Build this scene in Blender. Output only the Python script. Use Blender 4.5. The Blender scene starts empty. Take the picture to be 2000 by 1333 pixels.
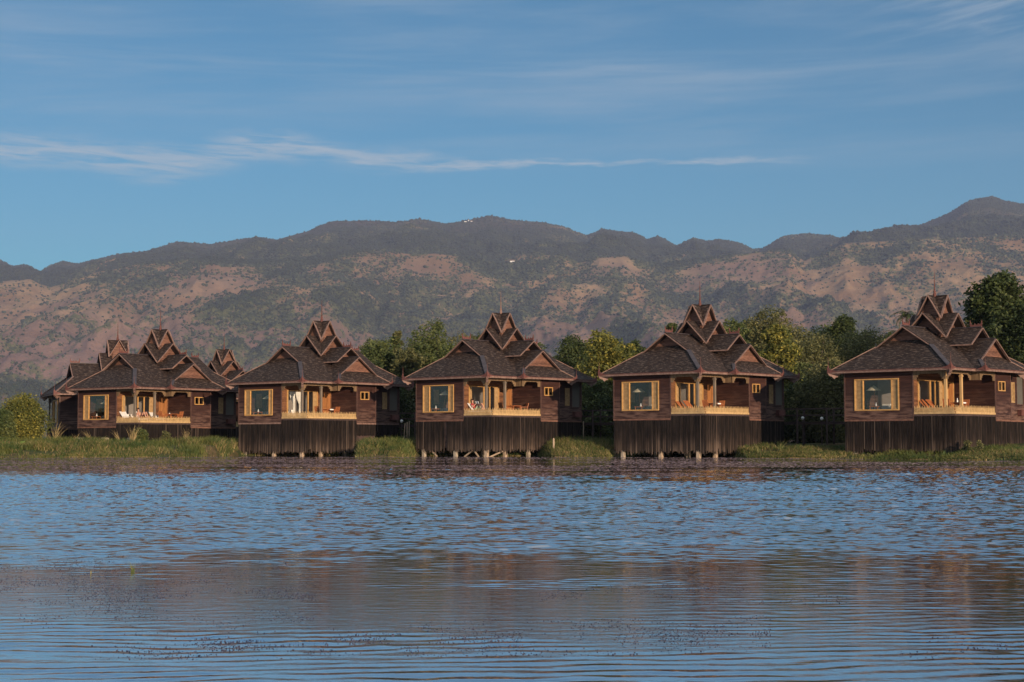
import bpy, math, random
import numpy as np
from mathutils import Vector, Matrix
sc = bpy.context.scene
C = sc.collection
R = math.radians
# ------------------------------------------------------------------ camera
FPX, CX, CY, HY, CAMZ = 3052.0, 1000.0, 666.5, 863.0, 1.05
TH = math.atan((HY-CY)/FPX)
cd = bpy.data.cameras.new("Camera"); cam = bpy.data.objects.new("Camera", cd); C.objects.link(cam)
cam.location = (0, 0, CAMZ); cam.rotation_euler = (math.pi/2+TH, 0, 0)
cd.sensor_width = 36; cd.lens = FPX/2000*36; cd.clip_start = .1; cd.clip_end = 60000
sc.camera = cam
# ------------------------------------------------------------------ light
SUN_EL = R(8.5); SUN_AZ = math.atan2(.43, -.90)          # clockwise from +Y
sd = Vector((math.sin(SUN_AZ)*math.cos(SUN_EL), math.cos(SUN_AZ)*math.cos(SUN_EL), math.sin(SUN_EL)))
sl = bpy.data.lights.new("Sun", 'SUN'); sl.energy = 5.0; sl.angle = R(.6); sl.color = (1, .76, .55)
so = bpy.data.objects.new("Sun", sl); C.objects.link(so); so.rotation_euler = sd.to_track_quat('Z', 'Y').to_euler()
sc.view_settings.view_transform = 'Standard'; sc.view_settings.look = 'None'
sc.view_settings.gamma = 1; sc.view_settings.exposure = 0.08
world = bpy.data.worlds.new("World"); sc.world = world; world.use_nodes = True


class NT:
    """tiny node helper"""
    def __init__(s, nt): s.nt = nt; s.nt.nodes.clear()
    def n(s, t, inp=None, **kw):
        nd = s.nt.nodes.new(t)
        for k, v in kw.items(): setattr(nd, k, v)
        if inp:
            for k, v in inp.items(): s.set(nd.inputs[k], v)
        return nd
    def set(s, sock, v):
        if isinstance(v, bpy.types.NodeSocket): s.nt.links.new(v, sock)
        elif isinstance(v, (tuple, list)) and len(v) == 3 and sock.type == 'RGBA': sock.default_value = (*v, 1)
        else: sock.default_value = v
    def m(s, op, a, b=None, c=None, clamp=False):
        nd = s.nt.nodes.new('ShaderNodeMath'); nd.operation = op; nd.use_clamp = clamp
        for i, v in enumerate((a, b, c)):
            if v is not None: s.set(nd.inputs[i], v)
        return nd.outputs[0]
    def mr(s, v, a, b, c=0., d=1., kind='SMOOTHSTEP'):
        nd = s.n('ShaderNodeMapRange', {0: v, 1: a, 2: b, 3: c, 4: d}); nd.interpolation_type = kind
        return nd.outputs[0]
    def mix(s, f, a, b, mode='MIX'):
        nd = s.n('ShaderNodeMix', data_type='RGBA', blend_type=mode)
        s.set(nd.inputs[0], f); s.set(nd.inputs[6], a); s.set(nd.inputs[7], b)
        return nd.outputs[2]
    def noise(s, vec, scale, detail=3, rough=.5, dist=0.):
        return s.n('ShaderNodeTexNoise', {'Vector': vec, 'Scale': scale, 'Detail': detail, 'Roughness': rough, 'Distortion': dist}).outputs[0]
    def comb(s, x, y, z):
        return s.n('ShaderNodeCombineXYZ', {0: x, 1: y, 2: z}).outputs[0]
    def vmul(s, v, k):
        return s.n('ShaderNodeVectorMath', {0: v, 1: k}, operation='MULTIPLY').outputs[0]


def sky_world():
    w = NT(world.node_tree)
    out = w.n('ShaderNodeOutputWorld')
    sky = w.n('ShaderNodeTexSky', sky_type='NISHITA', sun_disc=False, sun_elevation=SUN_EL, sun_rotation=SUN_AZ,
              altitude=900, air_density=1.0, dust_density=.3, ozone_density=3.0)
    tc = w.n('ShaderNodeTexCoord').outputs['Generated']
    sp = w.n('ShaderNodeSeparateXYZ', {0: tc})
    x, y, z = sp.outputs
    az = w.m('ARCTAN2', x, y); el = w.m('ARCSINE', z)
    v1 = w.comb(w.m('MULTIPLY', az, 7.), w.m('MULTIPLY', el, 60.), 0.)
    warp = w.noise(v1, .9, 4, .55)
    # wispy streak band, thick on the left and a thin tail to the right
    elw = w.m('ADD', el, w.m('MULTIPLY', w.m('SUBTRACT', w.noise(w.comb(w.m('MULTIPLY', az, 16.), w.m('MULTIPLY', el, 60.), 3.), 1.4, 4, .6), .5), .014))
    wid = w.mr(az, -.20, .05, .0125, .0022)
    hump = w.mr(w.m('ABSOLUTE', w.m('ADD', az, .145)), 0., .075, .0085, 0.)
    dip = w.mr(w.m('ABSOLUTE', w.m('ADD', az, .225)), 0., .05, .004, 0.)
    c0 = w.m('SUBTRACT', w.m('ADD', .1775, hump), dip)
    d = w.m('DIVIDE', w.m('ABSOLUTE', w.m('SUBTRACT', elw, c0)), wid)
    band = w.mr(d, 0., 1.25, 1., 0.)
    fil = w.noise(w.comb(w.m('MULTIPLY', w.m('ADD', az, w.m('MULTIPLY', el, 2.5)), 26.), w.m('MULTIPLY', el, 210.), 1.), 1., 6, .62, .6)
    s1 = w.m('MULTIPLY', w.m('MULTIPLY', band, w.mr(fil, .30, .62)), w.mr(az, .21, .13))
    s1 = w.m('MULTIPLY', s1, w.mr(az, -.05, .1, .72, .60))
    # upper right wisps
    fil2 = w.noise(w.comb(w.m('MULTIPLY', az, 16.), w.m('MULTIPLY', w.m('SUBTRACT', el, w.m('MULTIPLY', az, .18)), 150.), 7.), 1., 6, .65, .5)
    m2 = w.m('MULTIPLY', w.mr(az, .17, .33), w.mr(el, .225, .265))
    s2 = w.m('MULTIPLY', w.m('MULTIPLY', w.mr(fil2, .36, .72), m2), .42)
    # broad faint veils
    veil = w.noise(w.comb(w.m('MULTIPLY', az, 3.2), w.m('MULTIPLY', w.m('SUBTRACT', el, w.m('MULTIPLY', az, .05)), 34.), 11.), 1., 5, .6, .3)
    fine = w.noise(w.comb(w.m('MULTIPLY', az, 9.), w.m('MULTIPLY', el, 190.), 5.), 1., 5, .6)
    s3 = w.m('MULTIPLY', w.mr(veil, .38, .75), w.m('MULTIPLY', w.mr(el, .15, .21), w.m('ADD', .12, w.m('MULTIPLY', fine, .34))))
    b2 = w.mr(w.m('ABSOLUTE', w.m('SUBTRACT', el, .238)), 0., .016, 1., 0.)
    s4 = w.m('MULTIPLY', w.m('MULTIPLY', b2, w.mr(fine, .3, .8)), w.m('MULTIPLY', w.mr(az, .33, .1), .22))
    # unseen cirrus veil above the frame, added to brighten the lake's reflection
    s5 = w.m('MULTIPLY', w.mr(el, .28, .40), w.m('ADD', .62, w.m('MULTIPLY', veil, .5)))
    cl = w.m('ADD', w.m('ADD', w.m('ADD', s1, s2), w.m('ADD', s3, s4)), s5, clamp=True)
    tint = w.mix(w.mr(y, -.5, .35), (.80, .84, .92), SKY_TINT)
    col = w.mix(cl, w.mix(1., sky.outputs[0], tint, 'MULTIPLY'), CLOUD_COL)
    bg = w.n('ShaderNodeBackground', {'Color': col, 'Strength': SKY_STR})
    w.nt.links.new(bg.outputs[0], out.inputs[0])


SKY_STR = .10
SKY_TINT = (.44, .93, 1.01)
CLOUD_COL = (4.2, 4.9, 5.6)
sky_world()

# ------------------------------------------------------------------ materials
M = {}


def newmat(name):
    m = bpy.data.materials.new(name); m.use_nodes = True; t = NT(m.node_tree)
    out = t.n('ShaderNodeOutputMaterial'); M[name] = m
    return m, t, out


def pbr(t, out, col, rough, bump=None, **kw):
    b = t.n('ShaderNodeBsdfPrincipled', {'Base Color': col, 'Roughness': rough})
    for k, v in kw.items(): t.set(b.inputs[k.replace('_', ' ')], v)
    if bump is not None: t.nt.links.new(bump, b.inputs['Normal'])
    t.nt.links.new(b.outputs[0], out.inputs[0])
    return b


def simple(name, c1, c2, scale=4., rough=.75, rnd=0., stretch=(1, 1, 1), bump=0., spec=.3, detail=4):
    m, t, out = newmat(name)
    tc = t.n('ShaderNodeTexCoord').outputs['Object']
    v = t.vmul(tc, stretch)
    nz = t.noise(v, scale, detail, .6)
    col = t.mix(t.mr(nz, .3, .7), c1, c2)
    if rnd:
        at = t.n('ShaderNodeAttribute', attribute_name='rnd').outputs['Fac']
        k = t.mr(at, 0., 1., 1-rnd, 1+rnd, 'LINEAR')
        col = t.mix(1., col, t.comb(k, k, k), 'MULTIPLY')
    bp = None
    if bump:
        bp = t.n('ShaderNodeBump', {'Height': nz, 'Distance': bump, 'Strength': 1.}).outputs[0]
    pbr(t, out, col, rough, bp, Specular_IOR_Level=spec)
    return m


def make_mats():
    # lap board wall, weathered towards the bottom in ragged patches
    m, t, out = newmat('wall_wood')
    tc = t.n('ShaderNodeTexCoord').outputs['Object']
    at = t.n('ShaderNodeAttribute', attribute_name='rnd').outputs['Fac']
    n1 = t.noise(t.vmul(tc, (.8, .8, 6.)), 1.2, 4, .6)
    n2 = t.noise(tc, .8, 3)
    col = t.mix(t.mr(n1, .35, .72), (.034, .0135, .0105), (.058, .0245, .018))
    z = t.n('ShaderNodeSeparateXYZ', {0: tc}).outputs[2]
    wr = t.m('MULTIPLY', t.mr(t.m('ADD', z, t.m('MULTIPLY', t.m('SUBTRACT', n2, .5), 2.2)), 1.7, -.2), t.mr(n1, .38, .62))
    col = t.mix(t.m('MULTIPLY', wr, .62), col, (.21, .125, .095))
    k = t.mr(at, 0., 1., .84, 1.16, 'LINEAR')
    col = t.mix(1., col, t.comb(k, k, k), 'MULTIPLY')
    pbr(t, out, col, .7, None, Specular_IOR_Level=.3)
    simple('gable_wood', (.10, .048, .034), (.21, .105, .072), 3., .7, .25, (1, 1, 5))
    simple('inner_wood', (.095, .040, .020), (.19, .088, .042), 3., .65, .3, (1, 1, 7))
    # wood shingles
    m, t, out = newmat('shingle')
    uv = t.n('ShaderNodeTexCoord').outputs['UV']; tc = t.n('ShaderNodeTexCoord').outputs['Object']
    wob = t.noise(uv, 2.3, 2)
    uvw = t.n('ShaderNodeVectorMath', {0: uv, 1: t.comb(0., t.m('MULTIPLY', wob, .06), 0.)}, operation='ADD').outputs[0]
    br = t.n('ShaderNodeTexBrick', {'Vector': uvw, 'Color1': (.018, .010, .008), 'Color2': (.062, .038, .028), 'Mortar': (.012, .009, .009),
             'Scale': 1., 'Mortar Size': .010, 'Mortar Smooth': .3, 'Bias': -.25, 'Brick Width': .21, 'Row Height': .135}, offset=.5)
    n1 = t.noise(tc, .9, 4, .6)
    n2 = t.noise(t.vmul(uv, (1.4, 5.5, 1.)), 1.6, 3, .75)
    col = t.mix(t.mr(n2, .53, .63, 0., .85), br.outputs[0], (.165, .122, .10))
    col = t.mix(t.mr(n1, .3, .7, 0., .3), col, (.04, .028, .025))
    bp = t.n('ShaderNodeBump', {'Height': t.m('ADD', t.m('MULTIPLY', br.outputs[1], -1.), n2), 'Distance': .025, 'Strength': .9}).outputs[0]
    pbr(t, out, col, .8, bp, Specular_IOR_Level=.25)
    simple('trim', (.15, .088, .070), (.25, .160, .130), 5., .7)
    simple('trim_red', (.095, .035, .029), (.15, .060, .050), 6., .65)
    simple('hip_cap', (.035, .030, .035), (.065, .054, .060), 2., .55)
    simple('post_wood', (.13, .105, .08), (.21, .165, .125), 4., .75, 0, (1, 1, .3))
    simple('post_gold', (.45, .28, .12), (.58, .38, .18), 4., .6, 0, (1, 1, .3))
    simple('picket', (.40, .26, .12), (.55, .375, .175), 5., .6, .12)
    simple('valance', (.12, .075, .042), (.22, .145, .08), 6., .7, .2, (3, 3, .4))
    simple('frame_wood', (.42, .225, .075), (.54, .31, .11), 5., .5)
    simple('shutter', (.30, .185, .085), (.42, .275, .13), 5., .6, .1)
    simple('frame_dark', (.06, .035, .03), (.12, .06, .045), 5., .6)
    simple('door_wood', (.26, .105, .036), (.38, .17, .06), 3., .5, .2, (3, 3, .4))
    simple('furniture_wood', (.33, .10, .04), (.46, .17, .065), 5., .5, .1)
    simple('dark_timber', (.045, .030, .028), (.09, .058, .05), 4., .8)
    simple('concrete', (.28, .235, .18), (.40, .33, .25), 5., .85)
    simple('pile_wood', (.30, .22, .15), (.46, .35, .25), 5., .85, 0, (1, 1, .3))
    simple('screen', (.085, .078, .066), (.11, .10, .085), .6, .8)
    simple('white_cloth', (.74, .72, .68), (.82, .80, .77), 5., .8)
    simple('lamp_paper', (.60, .50, .33), (.72, .62, .42), 5., .8)
    simple('white_paint', (.78, .77, .74), (.84, .83, .80), 5., .6)
    simple('bare_wall', (.34, .30, .27), (.44, .40, .36), 1., .8)
    simple('skin', (.50, .26, .18), (.56, .31, .22), 3., .5)
    simple('hair', (.03, .015, .01), (.06, .03, .02), 9., .5)
    simple('shirt_red', (.33, .03, .035), (.40, .05, .05), 9., .8)
    simple('shorts_green', (.48, .55, .33), (.56, .62, .40), 9., .8)
    simple('bark', (.07, .055, .042), (.14, .11, .085), 5., .9, 0, (2, 2, .5))
    # vertical slat skirt
    m, t, out = newmat('skirt_wood')
    tc = t.n('ShaderNodeTexCoord').outputs['Object']
    at = t.n('ShaderNodeAttribute', attribute_name='rnd').outputs['Fac']
    z = t.n('ShaderNodeSeparateXYZ', {0: tc}).outputs[2]
    n1 = t.noise(t.vmul(tc, (5., 5., .7)), 1.5, 4, .6)
    n2 = t.noise(tc, .7, 3)
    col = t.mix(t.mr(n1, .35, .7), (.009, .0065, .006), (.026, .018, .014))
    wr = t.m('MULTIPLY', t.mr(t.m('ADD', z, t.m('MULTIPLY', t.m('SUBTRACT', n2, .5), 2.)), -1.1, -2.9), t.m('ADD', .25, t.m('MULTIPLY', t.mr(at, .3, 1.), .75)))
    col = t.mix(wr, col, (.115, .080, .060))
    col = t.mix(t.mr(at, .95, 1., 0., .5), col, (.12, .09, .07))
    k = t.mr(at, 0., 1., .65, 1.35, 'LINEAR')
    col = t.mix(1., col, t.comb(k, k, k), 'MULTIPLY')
    pbr(t, out, col, .85, None, Specular_IOR_Level=.2)
    # window glass
    m, t, out = newmat('glass')
    tr = t.n('ShaderNodeBsdfTransparent', {'Color': (.88, .90, .90)})
    gl = t.n('ShaderNodeBsdfGlossy', {'Color': (1., 1., 1.), 'Roughness': .03})
    lw = t.n('ShaderNodeLayerWeight', {'Blend': .5})
    mx = t.n('ShaderNodeMixShader'); t.set(mx.inputs[0], t.m('ADD', .10, t.m('MULTIPLY', t.m('POWER', lw.outputs[1], 4.), .8)))
    t.nt.links.new(tr.outputs[0], mx.inputs[1]); t.nt.links.new(gl.outputs[0], mx.inputs[2])
    t.nt.links.new(mx.outputs[0], out.inputs[0])
    # sheer curtain
    m, t, out = newmat('sheer')
    b = t.n('ShaderNodeBsdfDiffuse', {'Color': (.74, .73, .66)}); tl = t.n('ShaderNodeBsdfTransparent')
    mx = t.n('ShaderNodeMixShader', {0: .22}); t.nt.links.new(b.outputs[0], mx.inputs[1]); t.nt.links.new(tl.outputs[0], mx.inputs[2])
    t.nt.links.new(mx.outputs[0], out.inputs[0])

    def leafmat(name, a, b_, c_, trans=.28, lo=.7):
        m, t, out = newmat(name)
        at = t.n('ShaderNodeAttribute', attribute_name='rnd').outputs['Fac']
        tc = t.n('ShaderNodeTexCoord').outputs['Object']
        nz = t.noise(tc, .55, 3, .6)
        col = t.mix(t.mr(nz, .35, .68), a, b_)
        col = t.mix(t.mr(at, .62, 1., 0., .85), col, c_)
        k = t.mr(at, 0., 1., lo, 1.25, 'LINEAR')
        col = t.mix(1., col, t.comb(k, k, k), 'MULTIPLY')
        d = t.n('ShaderNodeBsdfPrincipled', {'Base Color': col, 'Roughness': .6, 'Specular IOR Level': .25})
        tl = t.n('ShaderNodeBsdfTranslucent', {'Color': col})
        mx = t.n('ShaderNodeMixShader', {0: trans}); t.nt.links.new(d.outputs[0], mx.inputs[1]); t.nt.links.new(tl.outputs[0], mx.inputs[2])
        t.nt.links.new(mx.outputs[0], out.inputs[0])
    leafmat('leaf_dark', (.034, .054, .020), (.068, .092, .028), (.105, .118, .036))
    leafmat('leaf_mid', (.062, .092, .030), (.120, .142, .045), (.20, .20, .06))
    leafmat('leaf_yellow', (.085, .105, .026), (.19, .185, .042), (.38, .31, .06))
    leafmat('leaf_olive', (.080, .092, .036), (.165, .160, .062), (.25, .22, .085))
    leafmat('grass', (.055, .095, .024), (.155, .165, .045), (.34, .27, .11))
    leafmat('grass_straw', (.24, .19, .08), (.38, .28, .13), (.48, .35, .18))
    leafmat('lotus', (.16, .27, .05), (.22, .33, .07), (.3, .38, .10))
    leafmat('hill_leaf', (.038, .056, .034), (.078, .094, .050), (.130, .128, .064), .1, .36)
    simple('weed', (.055, .042, .055), (.10, .075, .09), 2., .5, .4)
    simple('weed_dark', (.018, .022, .05), (.045, .05, .085), 6., .6, .4)
    # ground
    m, t, out = newmat('ground')
    tc = t.n('ShaderNodeTexCoord').outputs['Object']
    n1 = t.noise(tc, .35, 6, .65); n2 = t.noise(tc, 3., 4, .6)
    col = t.mix(t.mr(n1, .4, .62), (.055, .075, .028), (.14, .10, .05))
    col = t.mix(t.mr(n2, .45, .7, 0., .5), col, (.035, .03, .02))
    pbr(t, out, col, .95, t.n('ShaderNodeBump', {'Height': n2, 'Distance': .15}).outputs[0], Specular_IOR_Level=.1)
    # hills: attribute veg (0 dry grass slope .. 1 forest), burn (burnt brown tops); both also paint cloud shade on the upper range
    m, t, out = newmat('hills')
    tc = t.n('ShaderNodeTexCoord').outputs['Object']
    veg_shade = t.n('ShaderNodeAttribute', attribute_name='veg_shade').outputs['Fac']
    brn = t.n('ShaderNodeAttribute', attribute_name='burn_shade').outputs['Fac']
    nA = t.noise(tc, .004, 8, .66); nB = t.noise(tc, .022, 7, .72); nC = t.noise(tc, .0016, 4, .6)
    dry = t.mix(t.mr(nA, .35, .68), (.26, .155, .085), (.43, .280, .155))
    zz = t.n('ShaderNodeSeparateXYZ', {0: tc}).outputs[2]
    dry = t.mix(t.mr(zz, 520., 180., 0., .75), dry, t.mix(t.mr(nA, .35, .68), (.15, .098, .095), (.25, .155, .145)))  # lower slopes turned purple brown, haze put into the colour
    dry = t.mix(t.mr(nC, .46, .66, 0., .6), dry, (.24, .155, .125))
    nD = t.noise(tc, .065, 4, .7)
    gr = t.mix(t.mr(nD, .35, .65), (.054, .074, .036), (.160, .155, .072))
    gr = t.mix(t.mr(veg_shade, .75, 1.15, 0., .8), gr, t.mix(t.mr(nD, .35, .65), (.024, .042, .024), (.078, .094, .046)))  # upper forest darkened, with cloud shade put into its colour
    f = t.mr(t.m('ADD', veg_shade, t.m('ADD', t.m('MULTIPLY', t.m('SUBTRACT', nB, .5), 2.4), t.m('ADD', t.m('MULTIPLY', t.m('SUBTRACT', nA, .5), 1.6), t.m('MULTIPLY', t.m('SUBTRACT', nD, .5), 1.6)))), .30, .70)
    col = t.mix(f, dry, gr)
    top = t.mix(t.mr(nA, .4, .65), (.060, .038, .030), (.098, .066, .047))
    col = t.mix(t.m('MULTIPLY', brn, t.mr(t.m('ADD', nB, nA), .75, 1.05, .95, .45)), col, top)
    bp = t.n('ShaderNodeBump', {'Height': t.m('ADD', nB, t.m('MULTIPLY', nA, 2.)), 'Distance': 22., 'Strength': .8}).outputs[0]
    pbr(t, out, col, .95, bp, Specular_IOR_Level=.05)
    # lake water, slightly turbid; the ripples are real geometry, this adds the finest ones
    m, t, out = newmat('water')
    tc = t.n('ShaderNodeTexCoord').outputs['Object']
    Y = t.n('ShaderNodeSeparateXYZ', {0: tc}).outputs[1]
    nb = t.noise(t.vmul(tc, (5., 15., 1.)), 1.1, 3, .6)
    bp = t.n('ShaderNodeBump', {'Height': nb, 'Distance': .0016, 'Strength': 1.}).outputs[0]
    rg = t.mr(Y, 10., 70., .012, .06, 'LINEAR')
    b = pbr(t, out, (.030, .031, .033), rg, bp, IOR=1.5, Specular_IOR_Level=.5)
    g = t.n('ShaderNodeBsdfGlossy', {'Color': (.95, .96, .98), 'Roughness': rg, 'Normal': bp})
    mx = t.n('ShaderNodeMixShader', {0: .58}); t.nt.links.new(b.outputs[0], mx.inputs[1]); t.nt.links.new(g.outputs[0], mx.inputs[2])
    t.nt.links.new(mx.outputs[0], out.inputs[0])


make_mats()

# ------------------------------------------------------------------ mesh helpers
MIR = [1]


class MB:
    def __init__(s): s.v = []; s.f = []; s.uv = []; s.r = []
    def poly(s, pts, r=.5, uv=None):
        i = len(s.v); s.v += [tuple(p) for p in pts]; s.f.append(tuple(range(i, i+len(pts))))
        s.uv += uv if uv else [(p[0]+p[1], p[2]) for p in pts]; s.r.append(r)
    def obox(s, o, a, b, c, r=.5):
        o, a, b, c = map(Vector, (o, a, b, c))
        P = [o, o+a, o+a+b, o+b, o+c, o+a+c, o+a+b+c, o+b+c]
        for q in ((3, 2, 1, 0), (4, 5, 6, 7), (0, 1, 5, 4), (1, 2, 6, 5), (2, 3, 7, 6), (3, 0, 4, 7)): s.poly([P[k] for k in q], r)
    def box(s, x0, x1, y0, y1, z0, z1, r=.5):
        s.obox((x0, y0, z0), (x1-x0, 0, 0), (0, y1-y0, 0), (0, 0, z1-z0), r)
    def bar(s, p, q, w, h, up=(0, 0, 1), r=.5):
        p, q = Vector(p), Vector(q); d = (q-p); u = Vector(up); sd_ = d.cross(u)
        if sd_.length < 1e-6: sd_ = Vector((1, 0, 0))
        sd_.normalize(); n = sd_.cross(d).normalized()
        s.obox(p-sd_*w/2-n*h/2, d, sd_*w, n*h, r)
    def tube(s, p, q, r0, r1=None, n=8, r=.5):
        p, q = Vector(p), Vector(q); r1 = r0 if r1 is None else r1
        d = (q-p).normalized(); a = d.orthogonal().normalized(); b = d.cross(a)
        ring = lambda c, rr: [c+(a*math.cos(2*math.pi*i/n)+b*math.sin(2*math.pi*i/n))*rr for i in range(n)]
        A, B = ring(p, r0), ring(q, r1)
        for i in range(n): s.poly([A[i], A[(i+1) % n], B[(i+1) % n], B[i]], r)
        s.poly(A[::-1], r); s.poly(B, r)
    def lathe(s, prof, c=(0, 0, 0), n=10, r=.5):
        c = Vector(c)
        for (ra, za), (rb, zb) in zip(prof, prof[1:]):
            for i in range(n):
                t0, t1 = 2*math.pi*i/n, 2*math.pi*(i+1)/n
                P = [c+Vector((rr*math.cos(t), rr*math.sin(t), zz)) for rr, zz, t in ((ra, za, t0), (ra, za, t1), (rb, zb, t1), (rb, zb, t0))]
                s.poly(P, r)
    def slab(s, pts, t=.08, r=.5, edge=None):
        """roof slab: pts is the top polygon, first edge sets the uv direction"""
        P = [Vector(p) for p in pts]
        n = (P[1]-P[0]).cross(P[2]-P[0]).normalized()
        if n.z < 0: n = -n
        e = Vector((edge or (P[1]-P[0]))).normalized(); g = n.cross(e)
        uv = [(p.dot(e), p.dot(g)) for p in P]
        Q = [p-n*t for p in P]
        s.poly(P, r, uv); s.poly(Q[::-1], r, [(0, 0)]*len(P))
        for i in range(len(P)):
            j = (i+1) % len(P); s.poly([P[i], Q[i], Q[j], P[j]], r, [(0, 0)]*4)
    def prism(s, prof, o, ax, az, th, r=.5):
        """2-D profile in the (ax, az) plane at o, thickness vector th"""
        o, ax, az, th = map(Vector, (o, ax, az, th))
        P = [o+ax*a+az*b-th/2 for a, b in prof]; Q = [p+th for p in P]
        s.poly(P[::-1], r); s.poly(Q, r)
        for i in range(len(P)):
            j = (i+1) % len(P); s.poly([P[i], P[j], Q[j], Q[i]], r)
    def build(s, name, mat, parent=None, smooth=False):
        me = bpy.data.meshes.new(name)
        v = [(x*MIR[0], y, z) for x, y, z in s.v] if MIR[0] < 0 else s.v
        me.from_pydata(v, [], s.f)
        ul = me.uv_layers.new(name='UVMap'); ul.data.foreach_set('uv', np.array(s.uv, dtype=np.float32).ravel())
        a = me.attributes.new('rnd', 'FLOAT', 'FACE'); a.data.foreach_set('value', np.array(s.r, dtype=np.float32))
        if smooth: me.polygons.foreach_set('use_smooth', [True]*len(me.polygons))
        me.materials.append(M[mat]); o = bpy.data.objects.new(name, me); C.objects.link(o)
        if parent: o.parent = parent
        return o


def npmesh(name, V, F, mat, rnd=None, parent=None, attrs=None, smooth=False):
    me = bpy.data.meshes.new(name); nf, k = F.shape
    me.vertices.add(len(V)); me.vertices.foreach_set('co', np.ascontiguousarray(V, dtype=np.float32).ravel())
    me.loops.add(nf*k); me.loops.foreach_set('vertex_index', np.ascontiguousarray(F, dtype=np.int32).ravel())
    me.polygons.add(nf); me.polygons.foreach_set('loop_start', np.arange(0, nf*k, k, dtype=np.int32))
    me.update(calc_edges=True)
    if rnd is not None:
        a = me.attributes.new('rnd', 'FLOAT', 'FACE'); a.data.foreach_set('value', np.ascontiguousarray(rnd, dtype=np.float32))
    for nm, val in (attrs or {}).items():
        a = me.attributes.new(nm, 'FLOAT', 'POINT'); a.data.foreach_set('value', np.ascontiguousarray(val, dtype=np.float32))
    if smooth: me.polygons.foreach_set('use_smooth', np.ones(nf, dtype=bool))
    me.materials.append(M[mat]); o = bpy.data.objects.new(name, me); C.objects.link(o)
    if parent: o.parent = parent
    return o


def tag(o, label=None, cat=None, group=None, kind=None):
    for k, v in (('label', label), ('category', cat), ('group', group), ('kind', kind)):
        if v: o[k] = v
    return o


def empty(name, loc, rz, label, cat, group=None):
    o = bpy.data.objects.new(name, None); C.objects.link(o); o.location = loc; o.rotation_euler = (0, 0, rz)
    o.empty_display_size = .3
    return tag(o, label, cat, group)


# ------------------------------------------------------------------ value noise in numpy
def vnoise(x, y, seed=0):
    def h(i, j):
        n = (i*374761393+j*668265263+seed*974711) & 0xffffffff
        n = ((n ^ (n >> 13))*1274126177) & 0xffffffff
        return ((n ^ (n >> 16)) & 0xffff)/65535.
    xi = np.floor(x).astype(np.int64); yi = np.floor(y).astype(np.int64); fx = x-xi; fy = y-yi
    fx = fx*fx*(3-2*fx); fy = fy*fy*(3-2*fy)
    return (h(xi, yi)*(1-fx)+h(xi+1, yi)*fx)*(1-fy)+(h(xi, yi+1)*(1-fx)+h(xi+1, yi+1)*fx)*fy


def fbm(x, y, oct=5, seed=0, gain=.5, ridge=False):
    s = 0; a = 1; tot = 0
    for o in range(oct):
        n = vnoise(x*2**o, y*2**o, seed+o*17)
        if ridge: n = 1-abs(2*n-1)
        s = s+a*n; tot += a; a *= gain
    return s/tot


# ------------------------------------------------------------------ the setting: lake, ground, hills
def ripple_amp(x, y):
    """0 calm .. 1 ruffled, breeze patches on the lake"""
    lg = np.log(np.maximum(y, 1)); ratio = x/np.maximum(y, 4)
    w1 = fbm(ratio*7+3, lg*9, 5, 61); q = lg+(w1-.5)*.55+.05*np.sin(ratio*9+1)
    ss = lambda v, a, b: (lambda t: t*t*(3-2*t))(np.clip((v-a)/(b-a), 0, 1))
    near = 1-ss(q, 2.04, 2.24); mid = ss(q, 2.44, 2.76)*(1-ss(q, 3.72, 4.0))
    side = ss(ratio, .03, .28)*ss(lg, 2.0, 2.3)*(1-ss(lg, 4.0, 4.3))*(.36+.5*ss(lg, 2.4, 2.9))
    far = ss(lg, 3.7, 3.9)*ss(fbm(ratio*5, lg*26, 4, 62), .54, .66)*.6
    return np.interp(y, [6, 9, 14, 20, 45], [.30, .10, .06, .09, .05])+.85*np.maximum(np.maximum(near, mid), np.maximum(side, far))


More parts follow.
